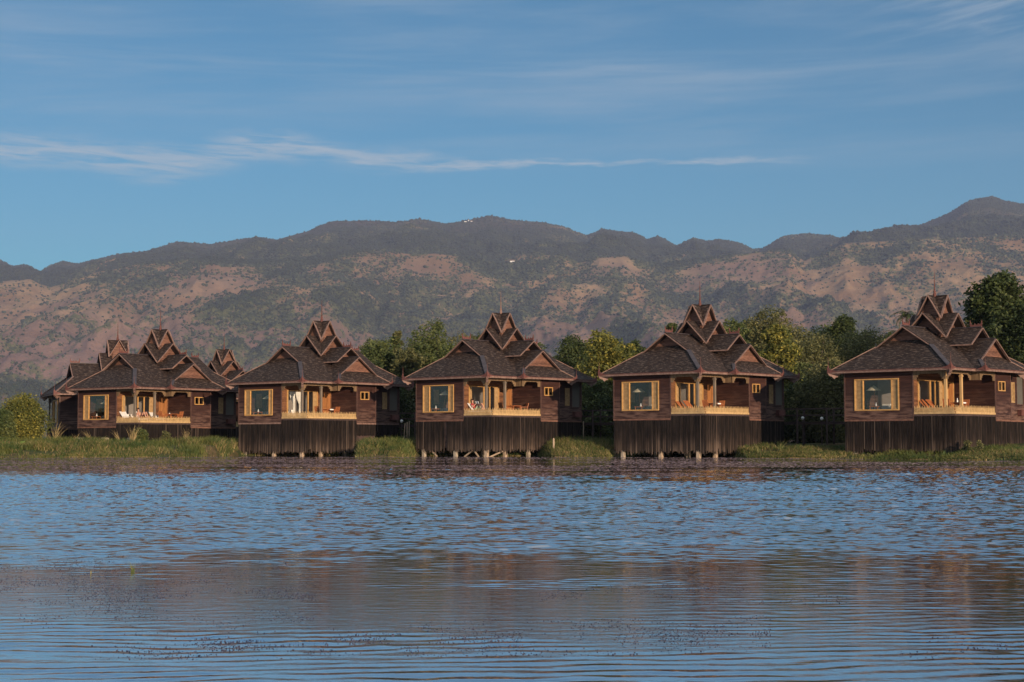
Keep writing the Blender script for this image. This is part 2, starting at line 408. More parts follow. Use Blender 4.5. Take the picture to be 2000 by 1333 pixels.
def water():
    tn = np.concatenate([[-60, -20, -6, -2.5, -1.2, -.8, -.6], np.linspace(-.5, -.42, 30), np.linspace(-.418, .418, 720), np.linspace(.42, .5, 30), [.6, .8, 1.2, 2.5, 6, 20, 60]])
    ys = np.concatenate([[2.5, 3.5, 4.5], np.exp(np.linspace(math.log(5.6), math.log(70), 1150)), [75, 85, 100, 130, 200, 500, 2400]])
    T_, Y = np.meshgrid(tn, ys); X = T_*Y
    h = np.zeros_like(X); k = (np.abs(T_) <= .5) & (Y > 5.5) & (Y < 70.5)
    x, y = X[k], Y[k]; amp = ripple_amp(x, y)*np.interp(y, [5.6, 7, 60, 70], [.3, 1, .8, 0])
    ph = fbm(x*1.15, y*.75, 3, 5)*13; dr = fbm(x*.07, y*.12, 2, 6)*2.4-1.2
    w1 = np.sin((y+x*dr*.22)*2*math.pi/.17+ph)*.55+.35*np.sin((y-x*.30)*2*math.pi/.23+ph*1.3+2)+.25*np.sin((y+x*.45)*2*math.pi/.31+ph*.8)
    n1 = fbm(x/.15+dr, y/.13, 2, 71)-.5; n2 = fbm(x/.42, y/.32, 3, 72)-.5; n3 = fbm(x/1.2, y/.9, 3, 73)-.5
    grp = .15+1.6*fbm(x*1.1, y*1.7, 3, 44)**1.3
    grp = np.where(y > 14, grp+(.85-grp)*np.clip((y-14)/9, 0, .65), grp)
    fade = np.interp(y, [7, 14, 30, 50], [1, .9, .9, .9])
    h[k] = 2.1*amp*grp*(fade*(np.interp(y, [8, 12, 18, 30], [.0010, .0014, .0022, .003])*w1+np.interp(y, [7.5, 11, 16, 30, 50], [.0014, .0035, .012, .021, .040])*n1)+np.interp(y, [7, 12, 18, 40], [.0012, .003, .012, .040])*n2+np.interp(y, [12, 45], [0., .040])*n3)
    V = np.stack([X, Y, h], -1).reshape(-1, 3); nx = len(tn); ny = len(ys)
    i, j = np.meshgrid(np.arange(nx-1), np.arange(ny-1))
    F = np.stack([j*nx+i, j*nx+i+1, (j+1)*nx+i+1, (j+1)*nx+i], -1).reshape(-1, 4)
    b = len(V); V = np.concatenate([V, [(-600, -600, 0), (600, -600, 0)]]); F = np.concatenate([F, [(b, b+1, nx-1, 0)]])
    tag(npmesh('water', V, F, 'water', smooth=True), 'rippled blue lake water in front of the bungalows', kind='structure')


SH = [(-4000, 130), (-400, 118), (-60, 107), (-36, 105), (-21.6, 106.5), (-20.8, 119), (-11.8, 119), (-10.8, 108), (-7.6, 107.5), (-6.9, 114.5), (1.8, 113.5),
      (2.8, 108.5), (4.2, 106.5), (6.6, 106), (7.2, 108.5), (14.4, 107.5), (15.2, 101.5), (18, 99), (21.6, 94.6), (25, 90.6), (28, 86.2), (40, 76), (400, 20), (4000, -200)]


def shore(x): return np.interp(x, [p[0] for p in SH], [p[1] for p in SH])


def gz(x, y):
    """height of the land"""
    d = y-(shore(x)+.5*(vnoise(x*1.3, y*0, 3)-.5))
    z = np.interp(d, [-6, -1, 0, .6, 2.2, 6, 14, 40, 3000], [-.9, -.25, 0, .16, .42, .80, .95, 1.0, 1.0])
    z = np.where(z > 0, z*np.interp(x, [8, 16, 21], [1, .85, .50]) + np.clip((d-9)/8, 0, 1)*np.interp(x, [8, 21], [0, .45]), z)
    return z+.12*(vnoise(x*.7, y*.7, 9)-.5)*np.clip(d/2, 0, 1)


def ground():
    xs = np.concatenate([[-4000, -2000, -900, -400, -200, -120, -80], np.arange(-60, 50, .5), [55, 70, 100, 200, 400, 900, 2000, 4000]])
    ds = np.concatenate([np.arange(-8, 12, .6), [13, 16, 20, 26, 35, 50, 80, 140, 260, 500, 1000, 1800, 2900]])
    X = np.tile(xs, (len(ds), 1)); Y = shore(xs)[None, :]*1.0+ds[:, None]
    base = np.interp(xs, [-4000, 4000], [0, 0])
    # rows follow a smooth shoreline so the sheet does not fold
    sm = np.interp(xs, [-4000, -400, -60, -20, 3, 20, 40, 400, 4000], [130, 118, 107, 107, 106, 97, 76, 20, -200])
    Y = sm[None, :]+ds[:, None]
    Z = gz(X, Y)
    V = np.stack([X, Y, Z], -1).reshape(-1, 3); nx = len(xs)
    i, j = np.meshgrid(np.arange(nx-1), np.arange(len(ds)-1))
    F = np.stack([j*nx+i, j*nx+i+1, (j+1)*nx+i+1, (j+1)*nx+i], -1).reshape(-1, 4)
    tag(npmesh('ground', V, F, 'ground', smooth=True), 'grassy earth bank and flat land behind the lake shore', kind='structure')


SKYL = [(-1800, 560), (-600, 500), (-200, 500), (0, 508), (25, 521), (50, 517), (80, 531), (105, 516), (125, 511), (150, 516), (185, 507), (245, 494), (290, 490), (345, 472), (410, 477), (450, 471), (500, 463), (540, 468), (600, 452), (625, 440), (650, 432), (720, 431), (770, 434),
        (820, 428), (870, 438), (910, 431), (957, 421), (1000, 430), (1060, 434), (1100, 443), (1148, 461), (1175, 448), (1210, 453), (1240, 456), (1265, 469), (1285, 461), (1320, 481), (1355, 465), (1380, 472), (1405, 468), (1440, 474), (1470, 488), (1490, 486),
        (1530, 462), (1570, 457), (1620, 460), (1640, 466), (1700, 455), (1750, 443), (1800, 440), (1850, 420), (1895, 392), (1940, 384), (1960, 392), (2000, 400), (2200, 430), (2600, 380), (3800, 520)]
MIDL = [(-1800, 600), (0, 548), (60, 545), (100, 560), (200, 530), (300, 512), (420, 505), (520, 512), (600, 505), (700, 492), (850, 496), (1000, 512), (1060, 498), (1100, 497), (1130, 512), (1170, 500), (1215, 498), (1245, 506), (1290, 512), (1400, 500), (1480, 492),
        (1540, 489), (1570, 508), (1600, 500), (1650, 476), (1735, 470), (1850, 466), (2000, 458), (2400, 460), (3800, 580)]
YM, YB = 5600., 7900.


def zray(y, Y): return Y*(FPX*math.sin(TH)+(CY-y)*math.cos(TH))/(FPX*math.cos(TH)-(CY-y)*math.sin(TH))


def hill_h(px, Y):
    zs = zray(np.interp(px, *zip(*SKYL)), YB); zm = zray(np.interp(px, *zip(*MIDL)), YM)
    X = (px-1000)/3033*Y
    t = np.clip((Y-2500)/(YM-2500), 0, 1); u = np.clip((Y-YM)/(YB-YM), 0, 1); w = np.clip((Y-YB)/2000, 0, 1)
    lo = -6+(zm+6)*(t**1.25*.55+.45*t**2.3)
    hi = zm+(zs-zm)*(u**1.2)
    z = np.where(Y < YM, lo, hi)*(1-.55*w)
    sp = fbm(X/620+.25*fbm(X/300, Y/500, 3, 5), Y/1500, 5, 11, .52, True)-.62
    sp2 = fbm(X/210, Y/330, 4, 31, .55, True)-.6
    win = np.where(Y < YM, np.sin(np.pi*np.clip(t, 0, 1)**.9)**.8*.95+.06, np.sin(np.pi*u)*(1-u)*1.1)
    z = z+win*(sp*330+sp2*120)-95*np.where(Y > YM, np.exp(-((u-.14)/.10)**2), 0)
    z = z+(fbm(X/60, Y/60, 3, 77)-.5)*np.where(u > .97, 3, 12)
    return X, z, t, u


def hills():
    px = np.concatenate([np.arange(-1800, -260, 30), np.arange(-260, 2260, 3.), np.arange(2260, 3800, 30)])
    Ys = np.concatenate([np.linspace(2500, YM, 170), np.linspace(YM+18, YB, 120), np.linspace(YB+60, YB+2000, 16)])
    P, Y = np.meshgrid(px, Ys); X, Z, t, u = hill_h(P, Y)
    # cover
    f1 = fbm(X/330, Y/420, 6, 101, .6); f2 = fbm(X/130, Y/170, 4, 55, .6)
    veg_shade = .50+(f1-.5)*2.4+(f2-.5)*1.1
    alt = np.where(Y < YM, t, 1+u); wob = (fbm(X/800, Y/1100, 4, 202)-.5)
    alt = alt+wob*np.where(Y < YM, .25, .9)*np.interp(P, [0, 500, 900, 1100], [1.3, 1.3, .8, .45])
    veg_shade = veg_shade+np.interp(alt, [0, .35, .6, .85, .98, 1.05, 1.2, 1.6, 2], [.16, .12, .02, -.18, -.16, .40, .62, .62, .55])  # jump above the mid crest: denser forest, also painting cloud shade there
    veg_shade = veg_shade+np.interp(P, [0, 500, 1000, 1100, 1800, 2000], [-.02, .02, .06, -.06, -.05, .05])
    burn_shade = np.clip((alt-1.3)/.4, 0, 1)*np.clip((fbm(X/500, Y/700, 4, 8)-.38)*5, 0, 1)
    veg_shade = np.clip(veg_shade, 0, 1.2)
    V = np.stack([X, Y, Z], -1).reshape(-1, 3); nx = len(px)
    i, j = np.meshgrid(np.arange(nx-1), np.arange(len(Ys)-1))
    F = np.stack([j*nx+i, j*nx+i+1, (j+1)*nx+i+1, (j+1)*nx+i], -1).reshape(-1, 4)
    tag(npmesh('hills', V, F, 'hills', attrs={'veg_shade': veg_shade.ravel(), 'burn_shade': burn_shade.ravel()}, smooth=True),
        'long dry mountain range rising beyond the lake shore', kind='structure')
    # scattered trees on the slopes
    rg = np.random.default_rng(4); n = 1150000
    p = rg.uniform(-60, 2060, n); yy = 2700+(YB-2700)*rg.uniform(0, 1, n)**.8
    fx = (np.interp(p, px, np.arange(nx))).astype(int); fy = np.interp(yy, Ys, np.arange(len(Ys))).astype(int)
    vg = veg_shade[fy, fx]; bn = burn_shade[fy, fx]; al = alt[fy, fx]
    keep = rg.uniform(0, 1, n) < np.clip((vg-.14)*.45, .018, .40)*(1-.9*bn)
    # a few trees along the very crest
    p, yy = p[keep], yy[keep]
    pc = rg.uniform(0, 2000, 1300); cm = fbm(pc/45, pc*0, 3, 4) > .53; pc = pc[cm]
    p = np.concatenate([p, pc]); yy = np.concatenate([yy, rg.uniform(YB-90, YB+20, len(pc))])
    X, Z, _, _ = hill_h(p, yy); n = len(p)
    rad = rg.uniform(2.2, 4.8, n)*(1+.3*rg.standard_normal(n)).clip(.5, 1.8)*np.interp(yy, [2700, 5500], [.7, 1.]); hh = rad*rg.uniform(.9, 1.7, n)
    a = rg.uniform(0, 6.28, n)
    ring = [np.stack([X+rad*np.cos(a+k*math.pi/2), yy+rad*np.sin(a+k*math.pi/2), Z+hh*.35+rg.uniform(-1, 1, n)], -1) for k in range(4)]
    top = np.stack([X+rg.uniform(-1.5, 1.5, n), yy, Z+hh], -1)
    for q in ring: q[:, 2] -= hh*.35+1.5
    mid = [np.stack([X+rad*1.05*np.cos(a+k*math.pi/2+.5), yy+rad*1.05*np.sin(a+k*math.pi/2+.5), Z+hh*rg.uniform(.35, .75, n)], -1) for k in range(4)]
    for q in ring: q[:, 0] = X+(q[:, 0]-X)*.6; q[:, 1] = yy+(q[:, 1]-yy)*.6
    V = np.stack(ring+mid+[top], 1).reshape(-1, 3); b = np.arange(n)[:, None]*9
    F = np.concatenate([b+np.array([[4+k, 4+(k+1) % 4, 8]]) for k in range(4)]+[b+np.array([[k, (k+1) % 4, 4+k]]) for k in range(4)]+[b+np.array([[(k+1) % 4, 4+(k+1) % 4, 4+k]]) for k in range(4)])
    fx = np.interp(p, px, np.arange(nx)).astype(int); fy = np.interp(yy, Ys, np.arange(len(Ys))).astype(int)
    r = np.tile(rg.uniform(0, 1, n)*np.interp(veg_shade[fy, fx], [.6, 1.], [.95, .40]), 12)  # trees in the dense upper cover dimmed as well, painted cloud shade
    tag(npmesh('hillside_woodland', V, F, 'hill_leaf', rnd=r), 'scattered scrub and trees covering the mountain slopes', kind='stuff')


water(); ground(); hills()

# ------------------------------------------------------------------ bungalow
FLOOR = 2.895


def lap(mb, A, B, z0, z1, out, ops=(), pitch=.125, rg=random, th=.10, tri=None, proud=.032):
    """lap boards from A to B (2-D points), z0..z1, outward normal out, rectangular openings (s0, s1, za, zb)"""
    A, B, n = Vector(A), Vector(B), Vector(out); L = (B-A).length; d = (B-A)/L
    cuts = sorted({0., L}|{o[0] for o in ops}|{o[1] for o in ops})
    P = lambda s, z, k: (A.x+d.x*s+n.x*k, A.y+d.y*s+n.y*k, z)
    rn = {}
    for s0, s1 in zip(cuts, cuts[1:]):
        mid = (s0+s1)/2; iv = [(z0, z1)]
        for o in ops:
            if o[0] <= mid <= o[1]:
                iv = [q for a, b in iv for q in ((a, min(b, o[2])), (max(a, o[3]), b)) if q[1]-q[0] > 1e-4]
        for a, b in iv:
            k = math.floor(a/pitch+1e-6)
            while k*pitch < b-1e-4:
                lo, hi = max(a, k*pitch), min(b, (k+1)*pitch)
                if k not in rn: rn[k] = [rg.random() for _ in range(4)]
                nseg = max(1, int((s1-s0)/4.2))
                for q in range(nseg):
                    sa, sb = s0+(s1-s0)*q/nseg, s0+(s1-s0)*(q+1)/nseg; r = rn[k][q % 4]
                    f = 1-(lo-k*pitch)/pitch; g = 1-(hi-k*pitch)/pitch
                    mb.poly([P(sa, lo, .004+proud*f), P(sb, lo, .004+proud*f), P(sb, hi, .004+proud*g), P(sa, hi, .004+proud*g)], r)
                mb.poly([P(s0, lo, 0), P(s1, lo, 0), P(s1, lo, .004+proud), P(s0, lo, .004+proud)], .1)
                k += 1
            mb.poly([P(s0, a, -th), P(s1, a, -th), P(s1, b, -th), P(s0, b, -th)], .3)
    for s0, s1, za, zb in ops:
        for q in (((s0, za), (s1, za)), ((s1, za), (s1, zb)), ((s1, zb), (s0, zb)), ((s0, zb), (s0, za))):
            (sa, a), (sb, b) = q
            mb.poly([P(sa, a, .02), P(sb, b, .02), P(sb, b, -th), P(sa, a, -th)], .3)


def gable_tri(mb, o, ax, half, z0, z1, n, pitch=.125, rg=random):
    """triangular lap board panel, base centre o, apex at z1"""
    o, ax, n = Vector(o), Vector(ax), Vector(n); k = math.floor(z0/pitch)
    while k*pitch < z1:
        lo, hi = max(z0, k*pitch), min(z1, (k+1)*pitch)
        wa, wb = half*(z1-lo)/(z1-z0), half*(z1-hi)/(z1-z0)
        P = lambda s, z, q: Vector((o.x, o.y, z))+ax*s+n*q
        mb.poly([P(-wa, lo, .03), P(wa, lo, .03), P(wb, hi, .0), P(-wb, hi, .0)], rg.random())
        mb.poly([P(-wa, lo, 0), P(wa, lo, 0), P(wa, lo, .03), P(-wa, lo, .03)], .1)
        k += 1
    P = lambda s, z, q: Vector((o.x, o.y, z))+ax*s+n*q
    mb.poly([P(-half, z0, -.05), P(half, z0, -.05), P(0, z1, -.05)], .3)


def ring_frame(mb, P, s0, s1, z0, z1, w, k0, k1):
    """rectangular ring of boards; P(s, z, k) maps to 3-D"""
    def b(a, c, e, f):
        o = Vector(P(a, e, k0)); mb.obox(o, Vector(P(c, e, k0))-o, Vector(P(a, f, k0))-o, Vector(P(a, e, k1))-o)
    b(s0, s1, z0, z0+w); b(s0, s1, z1-w, z1); b(s0, s0+w, z0+w, z1-w); b(s1-w, s1, z0+w, z1-w)


def rect(mb, P, s0, s1, z0, z1, k0, k1, r=.5):
    if k1 is None: return mb.poly([P(s0, z0, k0), P(s1, z0, k0), P(s1, z1, k0), P(s0, z1, k0)], r)   # a sheet of glass
    o = Vector(P(s0, z0, k0)); mb.obox(o, Vector(P(s1, z0, k0))-o, Vector(P(s0, z1, k0))-o, Vector(P(s0, z0, k1))-o, r)


def louver(mb, P, s0, s1, z0, z1, k0, rg):
    ring_frame(mb, P, s0, s1, z0, z1, .06, k0, k0+.045)
    z = z0+.07
    while z < z1-.09:
        a = [P(s0+.05, z, k0+.035), P(s1-.05, z, k0+.035), P(s1-.05, z+.05, k0+.008), P(s0+.05, z+.05, k0+.008)]
        mb.poly(a, rg.random()); z += .055
    rect(mb, P, s0+.05, s1-.05, z0+.06, z1-.06, k0, k0+.006, .2)


def wallmap(A, B, n):
    A, B, n = Vector(A), Vector(B), Vector(n); d = (B-A).normalized()
    return lambda s, z, k: (A.x+d.x*s+n.x*k, A.y+d.y*s+n.y*k, z)


E, EV, ZE = 4.22, 6.0, 2.75
RZ = 5.54; MS = (RZ-ZE)/E
AV, AW = 4.1, 1.92; AZ = RZ-AW*MS
GU, GW, GR_, EG, EGV = 4.08, 2.0, 4.76, 4.86, 2.91
BU, BW, BZ, BE = 3.21, 1.5, 5.52, 4.39
UL, UR, FU, F0, VR, BV, RV = -3.39, 3.45, 4.13, -5.41, -.24, 1.81, 5.15
UW = 1.38


def corner_ornament(root, x, y, dx, dy, z=ZE, s=1., bracket=True):
    """fan board folded round an eave corner with a thin spike"""
    mb = MB(); L = .55*s
    prof = [(-.04, -.16), (L, -.02), (L, .03), (.55*L, .07), (.25*L, .17), (.05, .26*s), (-.04, .26*s)]
    mb.prism(prof, (x+dx*.02, y+dy*.03, z), (-dx, 0, 0), (0, 0, 1), (0, .04, 0))
    mb.prism(prof, (x+dx*.03, y+dy*.02, z), (0, -dy, 0), (0, 0, 1), (.04, 0, 0))
    mb.tube((x, y, z+.1), (x, y, z+.38*s), .045, .03, 6); mb.tube((x, y, z+.38*s), (x, y, z+.9*s), .016, .006, 6)
    mb.build('eave_ornament', 'trim_red', root)
    if bracket:
        b = MB(); d = Vector((-dx, -dy, 0)).normalized(); sdv = Vector((d.y, -d.x, 0))
        b.prism([(-.02, -.02), (.75, -.02), (.75, -.14), (.62, -.20), (.60, -.30), (.45, -.32), (.38, -.42), (.28, -.34), (.22, -.26), (.10, -.24), (-.02, -.12)], (x, y, z-.06), d, (0, 0, 1), sdv*.16)
        b.build('corner_bracket', 'trim', root)


def ridge_ornament(root, p, d, rg, s=1.):
    """fretwork crest along the ridge end, d horizontal unit vector back along the ridge"""
    mb = MB(); d = Vector(d); n = Vector((d.y, -d.x, 0))
    prof = [(-.12, .02), (-.15, .22), (-.12, .50), (-.06, .24), (.0, .22), (.10, .17), (.16, .26), (.22, .17), (.38, .15), (.44, .27), (.50, .15), (.64, .14), (.74, .26), (.80, .52), (.84, .26), (.80, .04), (.80, -.05), (-.12, -.05)]
    mb.prism([(a*s, b*s) for a, b in prof], p, d, (0, 0, 1), n*.05)
    mb.build('ridge_ornament', 'trim_red', root)


def cross_roof(root, L, z1, z2, base, boards=.12, wb=.8, name='tower_roof'):
    """four crossing gables, half size L, ridge z1, corner z2"""
    mb = MB(); rg = random.Random(int(L*100)); TB, GB = [], []
    for k in range(4):
        tb = MB(); gb = MB(); TB.append(tb); GB.append(gb)
        c, s = round(math.cos(k*math.pi/2)), round(math.sin(k*math.pi/2))
        T = lambda u, v, z: (c*u-s*v, s*u+c*v, z)
        for sg in (1, -1):
            mb.slab([T(0, 0, z1), T(0, -L, z1), T(sg*L, -L, z2)], .05, edge=Vector(T(0, -1, 0)))
            tb.bar(T(0, -L-.015, z1-.05), T(sg*L*1.03, -L-.015, z2-.09), .05, .13, up=T(0, -1, .001))
        q = wb*L; zb = z2+.03; hw = (z1-zb)/(z1-z2)*L
        gable_tri(gb, T(0, -q, 0), T(1, 0, 0), hw*.93, zb, z1-.1, T(0, -1, 0), rg=rg)
        gb.obox(T(-q, -q, base), Vector(T(q, -q, base))-Vector(T(-q, -q, base)), (0, 0, zb-base), Vector(T(0, .05, 0)), .4)
        tb.bar(T(-hw*.75, -q-.03, zb), T(hw*.75, -q-.03, zb), .04, .07, up=T(0, -1, .001))
    t = mb.build(name, 'shingle', root)
    for tb, gb in zip(TB, GB): tb.build('bargeboard', 'trim', t); gb.build('gable_panel', 'gable_wood', t)
    return t


def skirt(mb, A, B, n, zt, zb, rg, ragged=.12, gaps=()):
    A, B, n = Vector(A), Vector(B), Vector(n); L = (B-A).length; d = (B-A)/L; s = 0
    while s < L-.02:
        w = rg.uniform(.035, .07); w = min(w, L-s)
        lo = zb(s/L) if callable(zb) else zb
        lo += rg.uniform(-ragged, ragged)*(1 if rg.random() < .8 else 2.2)
        if not any(g[0] < s < g[1] for g in gaps):
            k = rg.uniform(0, .02); lean = rg.uniform(-.02, .02)
            o = Vector((A.x+d.x*s+n.x*k, A.y+d.y*s+n.y*k, lo))
            mb.obox(o, Vector((d.x, d.y, 0))*w, Vector((d.x*lean, d.y*lean, zt-lo)), Vector((n.x, n.y, 0))*.025, rg.random())
        s += w+rg.uniform(.008, .026)


def bungalow(X, Y, yaw, dz, label, H, mir=1):
    """H: dict of options that differ between the bungalows"""
    rg = random.Random(H.get('seed', 1)); MIR[0] = mir
    root = empty('bungalow', (X, Y, FLOOR+dz), -yaw, label, 'bungalow', 'bungalows along the lake shore')
    zb = H.get('zb', -2.52)
    # floor, ceiling
    mb = MB(); mb.box(UL+.02, FU-.02, F0+.02, BV-.02, -.16, -.005); mb.box(UL+.02, UR-.02, BV-.02, RV-.02, -.16, -.005)
    mb.box(FU-.06, FU+.012, F0-.012, VR, -.13, .0); mb.box(UW-.05, FU-.06, F0-.012, F0+.06, -.13, .0)
    mb.build('floor', 'dark_timber', root)
    mb = MB(); mb.box(UL+.06, UR-.03, F0+.05, RV-.05, 2.80, 2.84); mb.box(UR-.03, FU-.05, -2.2, BV-.05, 2.80, 2.84); mb.build('ceiling', 'bare_wall', root)
    # outer walls -------------------------------------------------
    mb = MB(); zt = 2.97; zw = -.34
    W1 = H.get('win', (.74, 3.80)); wz = (.28, 2.2)
    lap(mb, (UL, F0), (UW, F0), zw, zt, (0, -1), [(W1[0], W1[1], *wz)], rg=rg)
    bw = (VR+.37+0, ); b0 = .37; b1 = 1.27
    lap(mb, (FU, VR), (FU, BV), zw, zt-.25, (1, 0), [(b0, b1, 1.5, 2.08)], rg=rg)
    lap(mb, (FU, BV), (UR, BV), zw, zt-.25, (0, 1), rg=rg)
    n0 = 3.28-BV; n1 = 3.72-BV
    lap(mb, (UR, BV), (UR, RV), zw, zt, (1, 0), [(n0, n1, .85, 2.1), (4.05-BV, 4.98-BV, .72, 2.55)], rg=rg)
    lap(mb, (UR, RV), (UL, RV), zw, zt, (0, 1), rg=rg)
    lap(mb, (UL, RV), (UL, F0), zw, zt, (-1, 0), [(8.2, 8.9, .9, 2.0)], rg=rg)
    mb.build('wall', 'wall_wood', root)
    for a in ((UL-.045, UL+.045, F0-.045, F0+.045), (UW-.05, UW+.03, F0-.04, F0+.03), (FU-.03, FU+.04, VR-.04, VR+.04), (FU-.04, FU+.04, BV-.04, BV+.04), (UR-.03, UR+.045, RV-.045, RV+.045)):
        mb = MB(); mb.box(*a, zw, 2.62); mb.build('corner_board', 'frame_dark', root)
    for a in ((UL-.03, UW, F0-.05, F0-.028), (FU+.028, FU+.05, VR, BV+.03), (UR+.028, UR+.05, BV+.05, RV)):
        mb = MB(); mb.box(*a, zw-.06, zw+.05); mb.build('sill_board', 'trim' if H.get('paleboard') else 'gable_wood', root)
    # veranda walls
    mb = MB()
    so_ = (.51, 3.58)                        # sliding door span along the wall
    lap(mb, (UW, F0+.03), (UW, VR), 0, zt, (1, 0), [(so_[0], so_[1], .06, 2.08), (4.18, 4.96, .0, 2.05)], rg=rg)
    mb.build('veranda_wall', 'inner_wood', root); mb = MB()
    lap(mb, (UW+.03, VR), (FU-.04, VR), 0, zt-.25, (0, -1), rg=rg)
    mb.build('veranda_wall', 'wall_wood', root)  # darker outer wood here, putting this wall's shade into its colour
    mb = MB(); mb.box(UW+.03, UR, F0+.03, VR-.03, 2.62, 2.66); mb.box(UR-.01, FU-.04, -2.3, VR-.03, 2.615, 2.655); mb.build('veranda_ceiling', 'inner_wood', root)
    # sliding door assembly
    P = wallmap((UW, F0+.03), (UW, VR), (1, 0))
    fr = MB(); ring_frame(fr, P, so_[0]-.05, so_[1]+.05, .0, 2.14, .07, .02, .07)
    for s in (2.0, 2.62): rect(fr, P, s, s+.09, .06, 2.08, -.03, .05)
    f = fr.build('sliding_door', 'frame_wood', root)
    sh = MB()
    rect(sh, P, so_[0]+.02, so_[0]+H.get('cur', .28), .07, 2.06, .0, .04)
    for s in np.arange(so_[0]+.05, so_[0]+H.get('cur', .28), .09): rect(sh, P, s, s+.03, .1, 2.02, .04, .055)
    sh.build('door_panel', 'shutter', f); sh = MB(); rect(sh, P, so_[1]-.42, so_[1]-.02, .07, 2.06, .0, .04); sh.build('door_panel', 'shutter', f)
    gp = MB(); rect(gp, P, 2.71, so_[1]-.42, .07, 2.06, -.02, None)
    if not H.get('open'): rect(gp, P, so_[0]+.3, 2.0, .07, 2.06, -.045, None)
    gp.build('pane', 'glass', f)
    if H.get('curtain'):
        cu = MB()
        for side in (0, 1):                                    # sheer curtain drawn aside
            a0, a1 = (so_[0]+.3, so_[0]+.95) if side == 0 else (so_[0]+.95, so_[0]+1.55)
            N = 14; rows = 8
            for i in range(N):
                for j in range(rows):
                    def pt(i, j):
                        z = .12+1.92*j/rows; q = i/N
                        zz = z-.95
                        pinch = math.exp(-(zz/.5)**2) if z > .95 else 1-.25*(.95-z)
                        if H['curtain'] == 1: pull = (a0 if side == 0 else a1)
                        else: pull = a1
                        s = a0+(a1-a0)*q
                        s = s*(1-.72*pinch)+(pull+(-.05 if pull == a1 else .05))*.72*pinch if z < 1.9 else s
                        return P(s, z, -.09+.03*math.sin(i*2.1+j*.15))
                    cu.poly([pt(i, j), pt(i+1, j), pt(i+1, j+1), pt(i, j+1)])
        cu.build('curtain', 'sheer', f)
    # veranda door
    dm = MB(); rect(dm, P, 4.24, 4.90, .04, 1.98, -.02, .02, .5)
    for s in (4.27, 4.60): 
        for a, b in ((.15, .75), (.85, 1.88)): rect(dm, P, s, s+.27, a, b, .02, .035, .8)
    for s in np.arange(4.27, 4.88, .066): rect(dm, P, s, s+.05, .86, 1.87, .035, .045, rg.random())
    d = dm.build('door', 'door_wood', root)
    fm = MB(); ring_frame(fm, P, 4.16, 4.98, .0, 2.07, .07, .02, .06); fm.build('frame', 'frame_wood' if H.get('goldframe') else 'door_wood', d)
    # big window -------------------------------------------------
    P = wallmap((UL, F0), (UW, F0), (0, -1))
    fr = MB(); ring_frame(fr, P, W1[0]-.03, W1[1]+.03, wz[0]-.03, wz[1]+.03, .075, .02, .075)
    g0, g1 = W1[0]+H['sl'], W1[1]-H['sr']
    rect(fr, P, g0-.07, g0, wz[0]+.04, wz[1]-.04, -.04, .05); rect(fr, P, g1, g1+.07, wz[0]+.04, wz[1]-.04, -.04, .05)
    w = fr.build('window', 'frame_wood', root)
    for a, b in ((W1[0]+.045, g0-.07), (g1+.07, W1[1]-.045)):
        if b-a > .1: mb = MB(); louver(mb, P, a, b, wz[0]+.045, wz[1]-.045, -.02, rg); mb.build('shutter', 'shutter', w)
    gp = MB(); rect(gp, P, g0, g1, wz[0]+.04, wz[1]-.04, -.03, None); gp.build('pane', 'glass', w)
    # small two-pane window
    P = wallmap((FU, VR), (FU, BV), (1, 0))
    fr = MB(); ring_frame(fr, P, b0-.02, b1+.02, 1.48, 2.10, .06, .02, .07); rect(fr, P, (b0+b1)/2-.03, (b0+b1)/2+.03, 1.53, 2.05, .0, .06)
    w = fr.build('window', 'frame_wood', root)
    gp = MB(); rect(gp, P, b0+.03, b1-.03, 1.53, 2.05, -.02, None); gp.build('pane', 'glass', w)
    # narrow window and screen panel
    P = wallmap((UR, BV), (UR, RV), (1, 0))
    mb = MB(); ring_frame(mb, P, n0-.03, n1+.03, .82, 2.13, .06, .02, .06); w = mb.build('window', 'shutter', root)
    mb = MB(); louver(mb, P, n0+.02, n1-.02, .87, 2.08, -.02, rg); mb.build('shutter', 'shutter', w)
    mb = MB(); rect(mb, P, 4.05-BV, 4.98-BV, .72, 2.55, -.03, .0); pn_ = mb.build('screen_panel', 'screen', root)
    mb = MB(); ring_frame(mb, P, 4.03-BV, 5.0-BV, .70, 2.57, .04, .02, .05); mb.build('frame', 'frame_dark', pn_)
    mb = MB(); rect(mb, P, 4.1-BV, 4.9-BV, .0, .38, .05, .32); mb.build('utility_box', 'trim_red', root)
    # left wall window
    P = wallmap((UL, RV), (UL, F0), (-1, 0))
    mb = MB(); ring_frame(mb, P, 8.17, 8.93, .87, 2.03, .06, .02, .06); w = mb.build('window', 'frame_wood', root)
    mb = MB(); louver(mb, P, 8.22, 8.88, .92, 1.98, -.02, rg); mb.build('shutter', 'shutter', w)
    # posts
    for v in (F0+.08, -3.4):
        mb = MB(); mb.box(UR-.02, UR+.13, v-.075, v+.075, 0, 2.62); mb.box(UR-.05, UR+.16, v-.105, v+.105, 0, .14); mb.box(UR-.05, UR+.16, v-.105, v+.105, 2.28, 2.36)
        mb.build('post', 'post_gold' if H.get('goldpost') else 'post_wood', root)
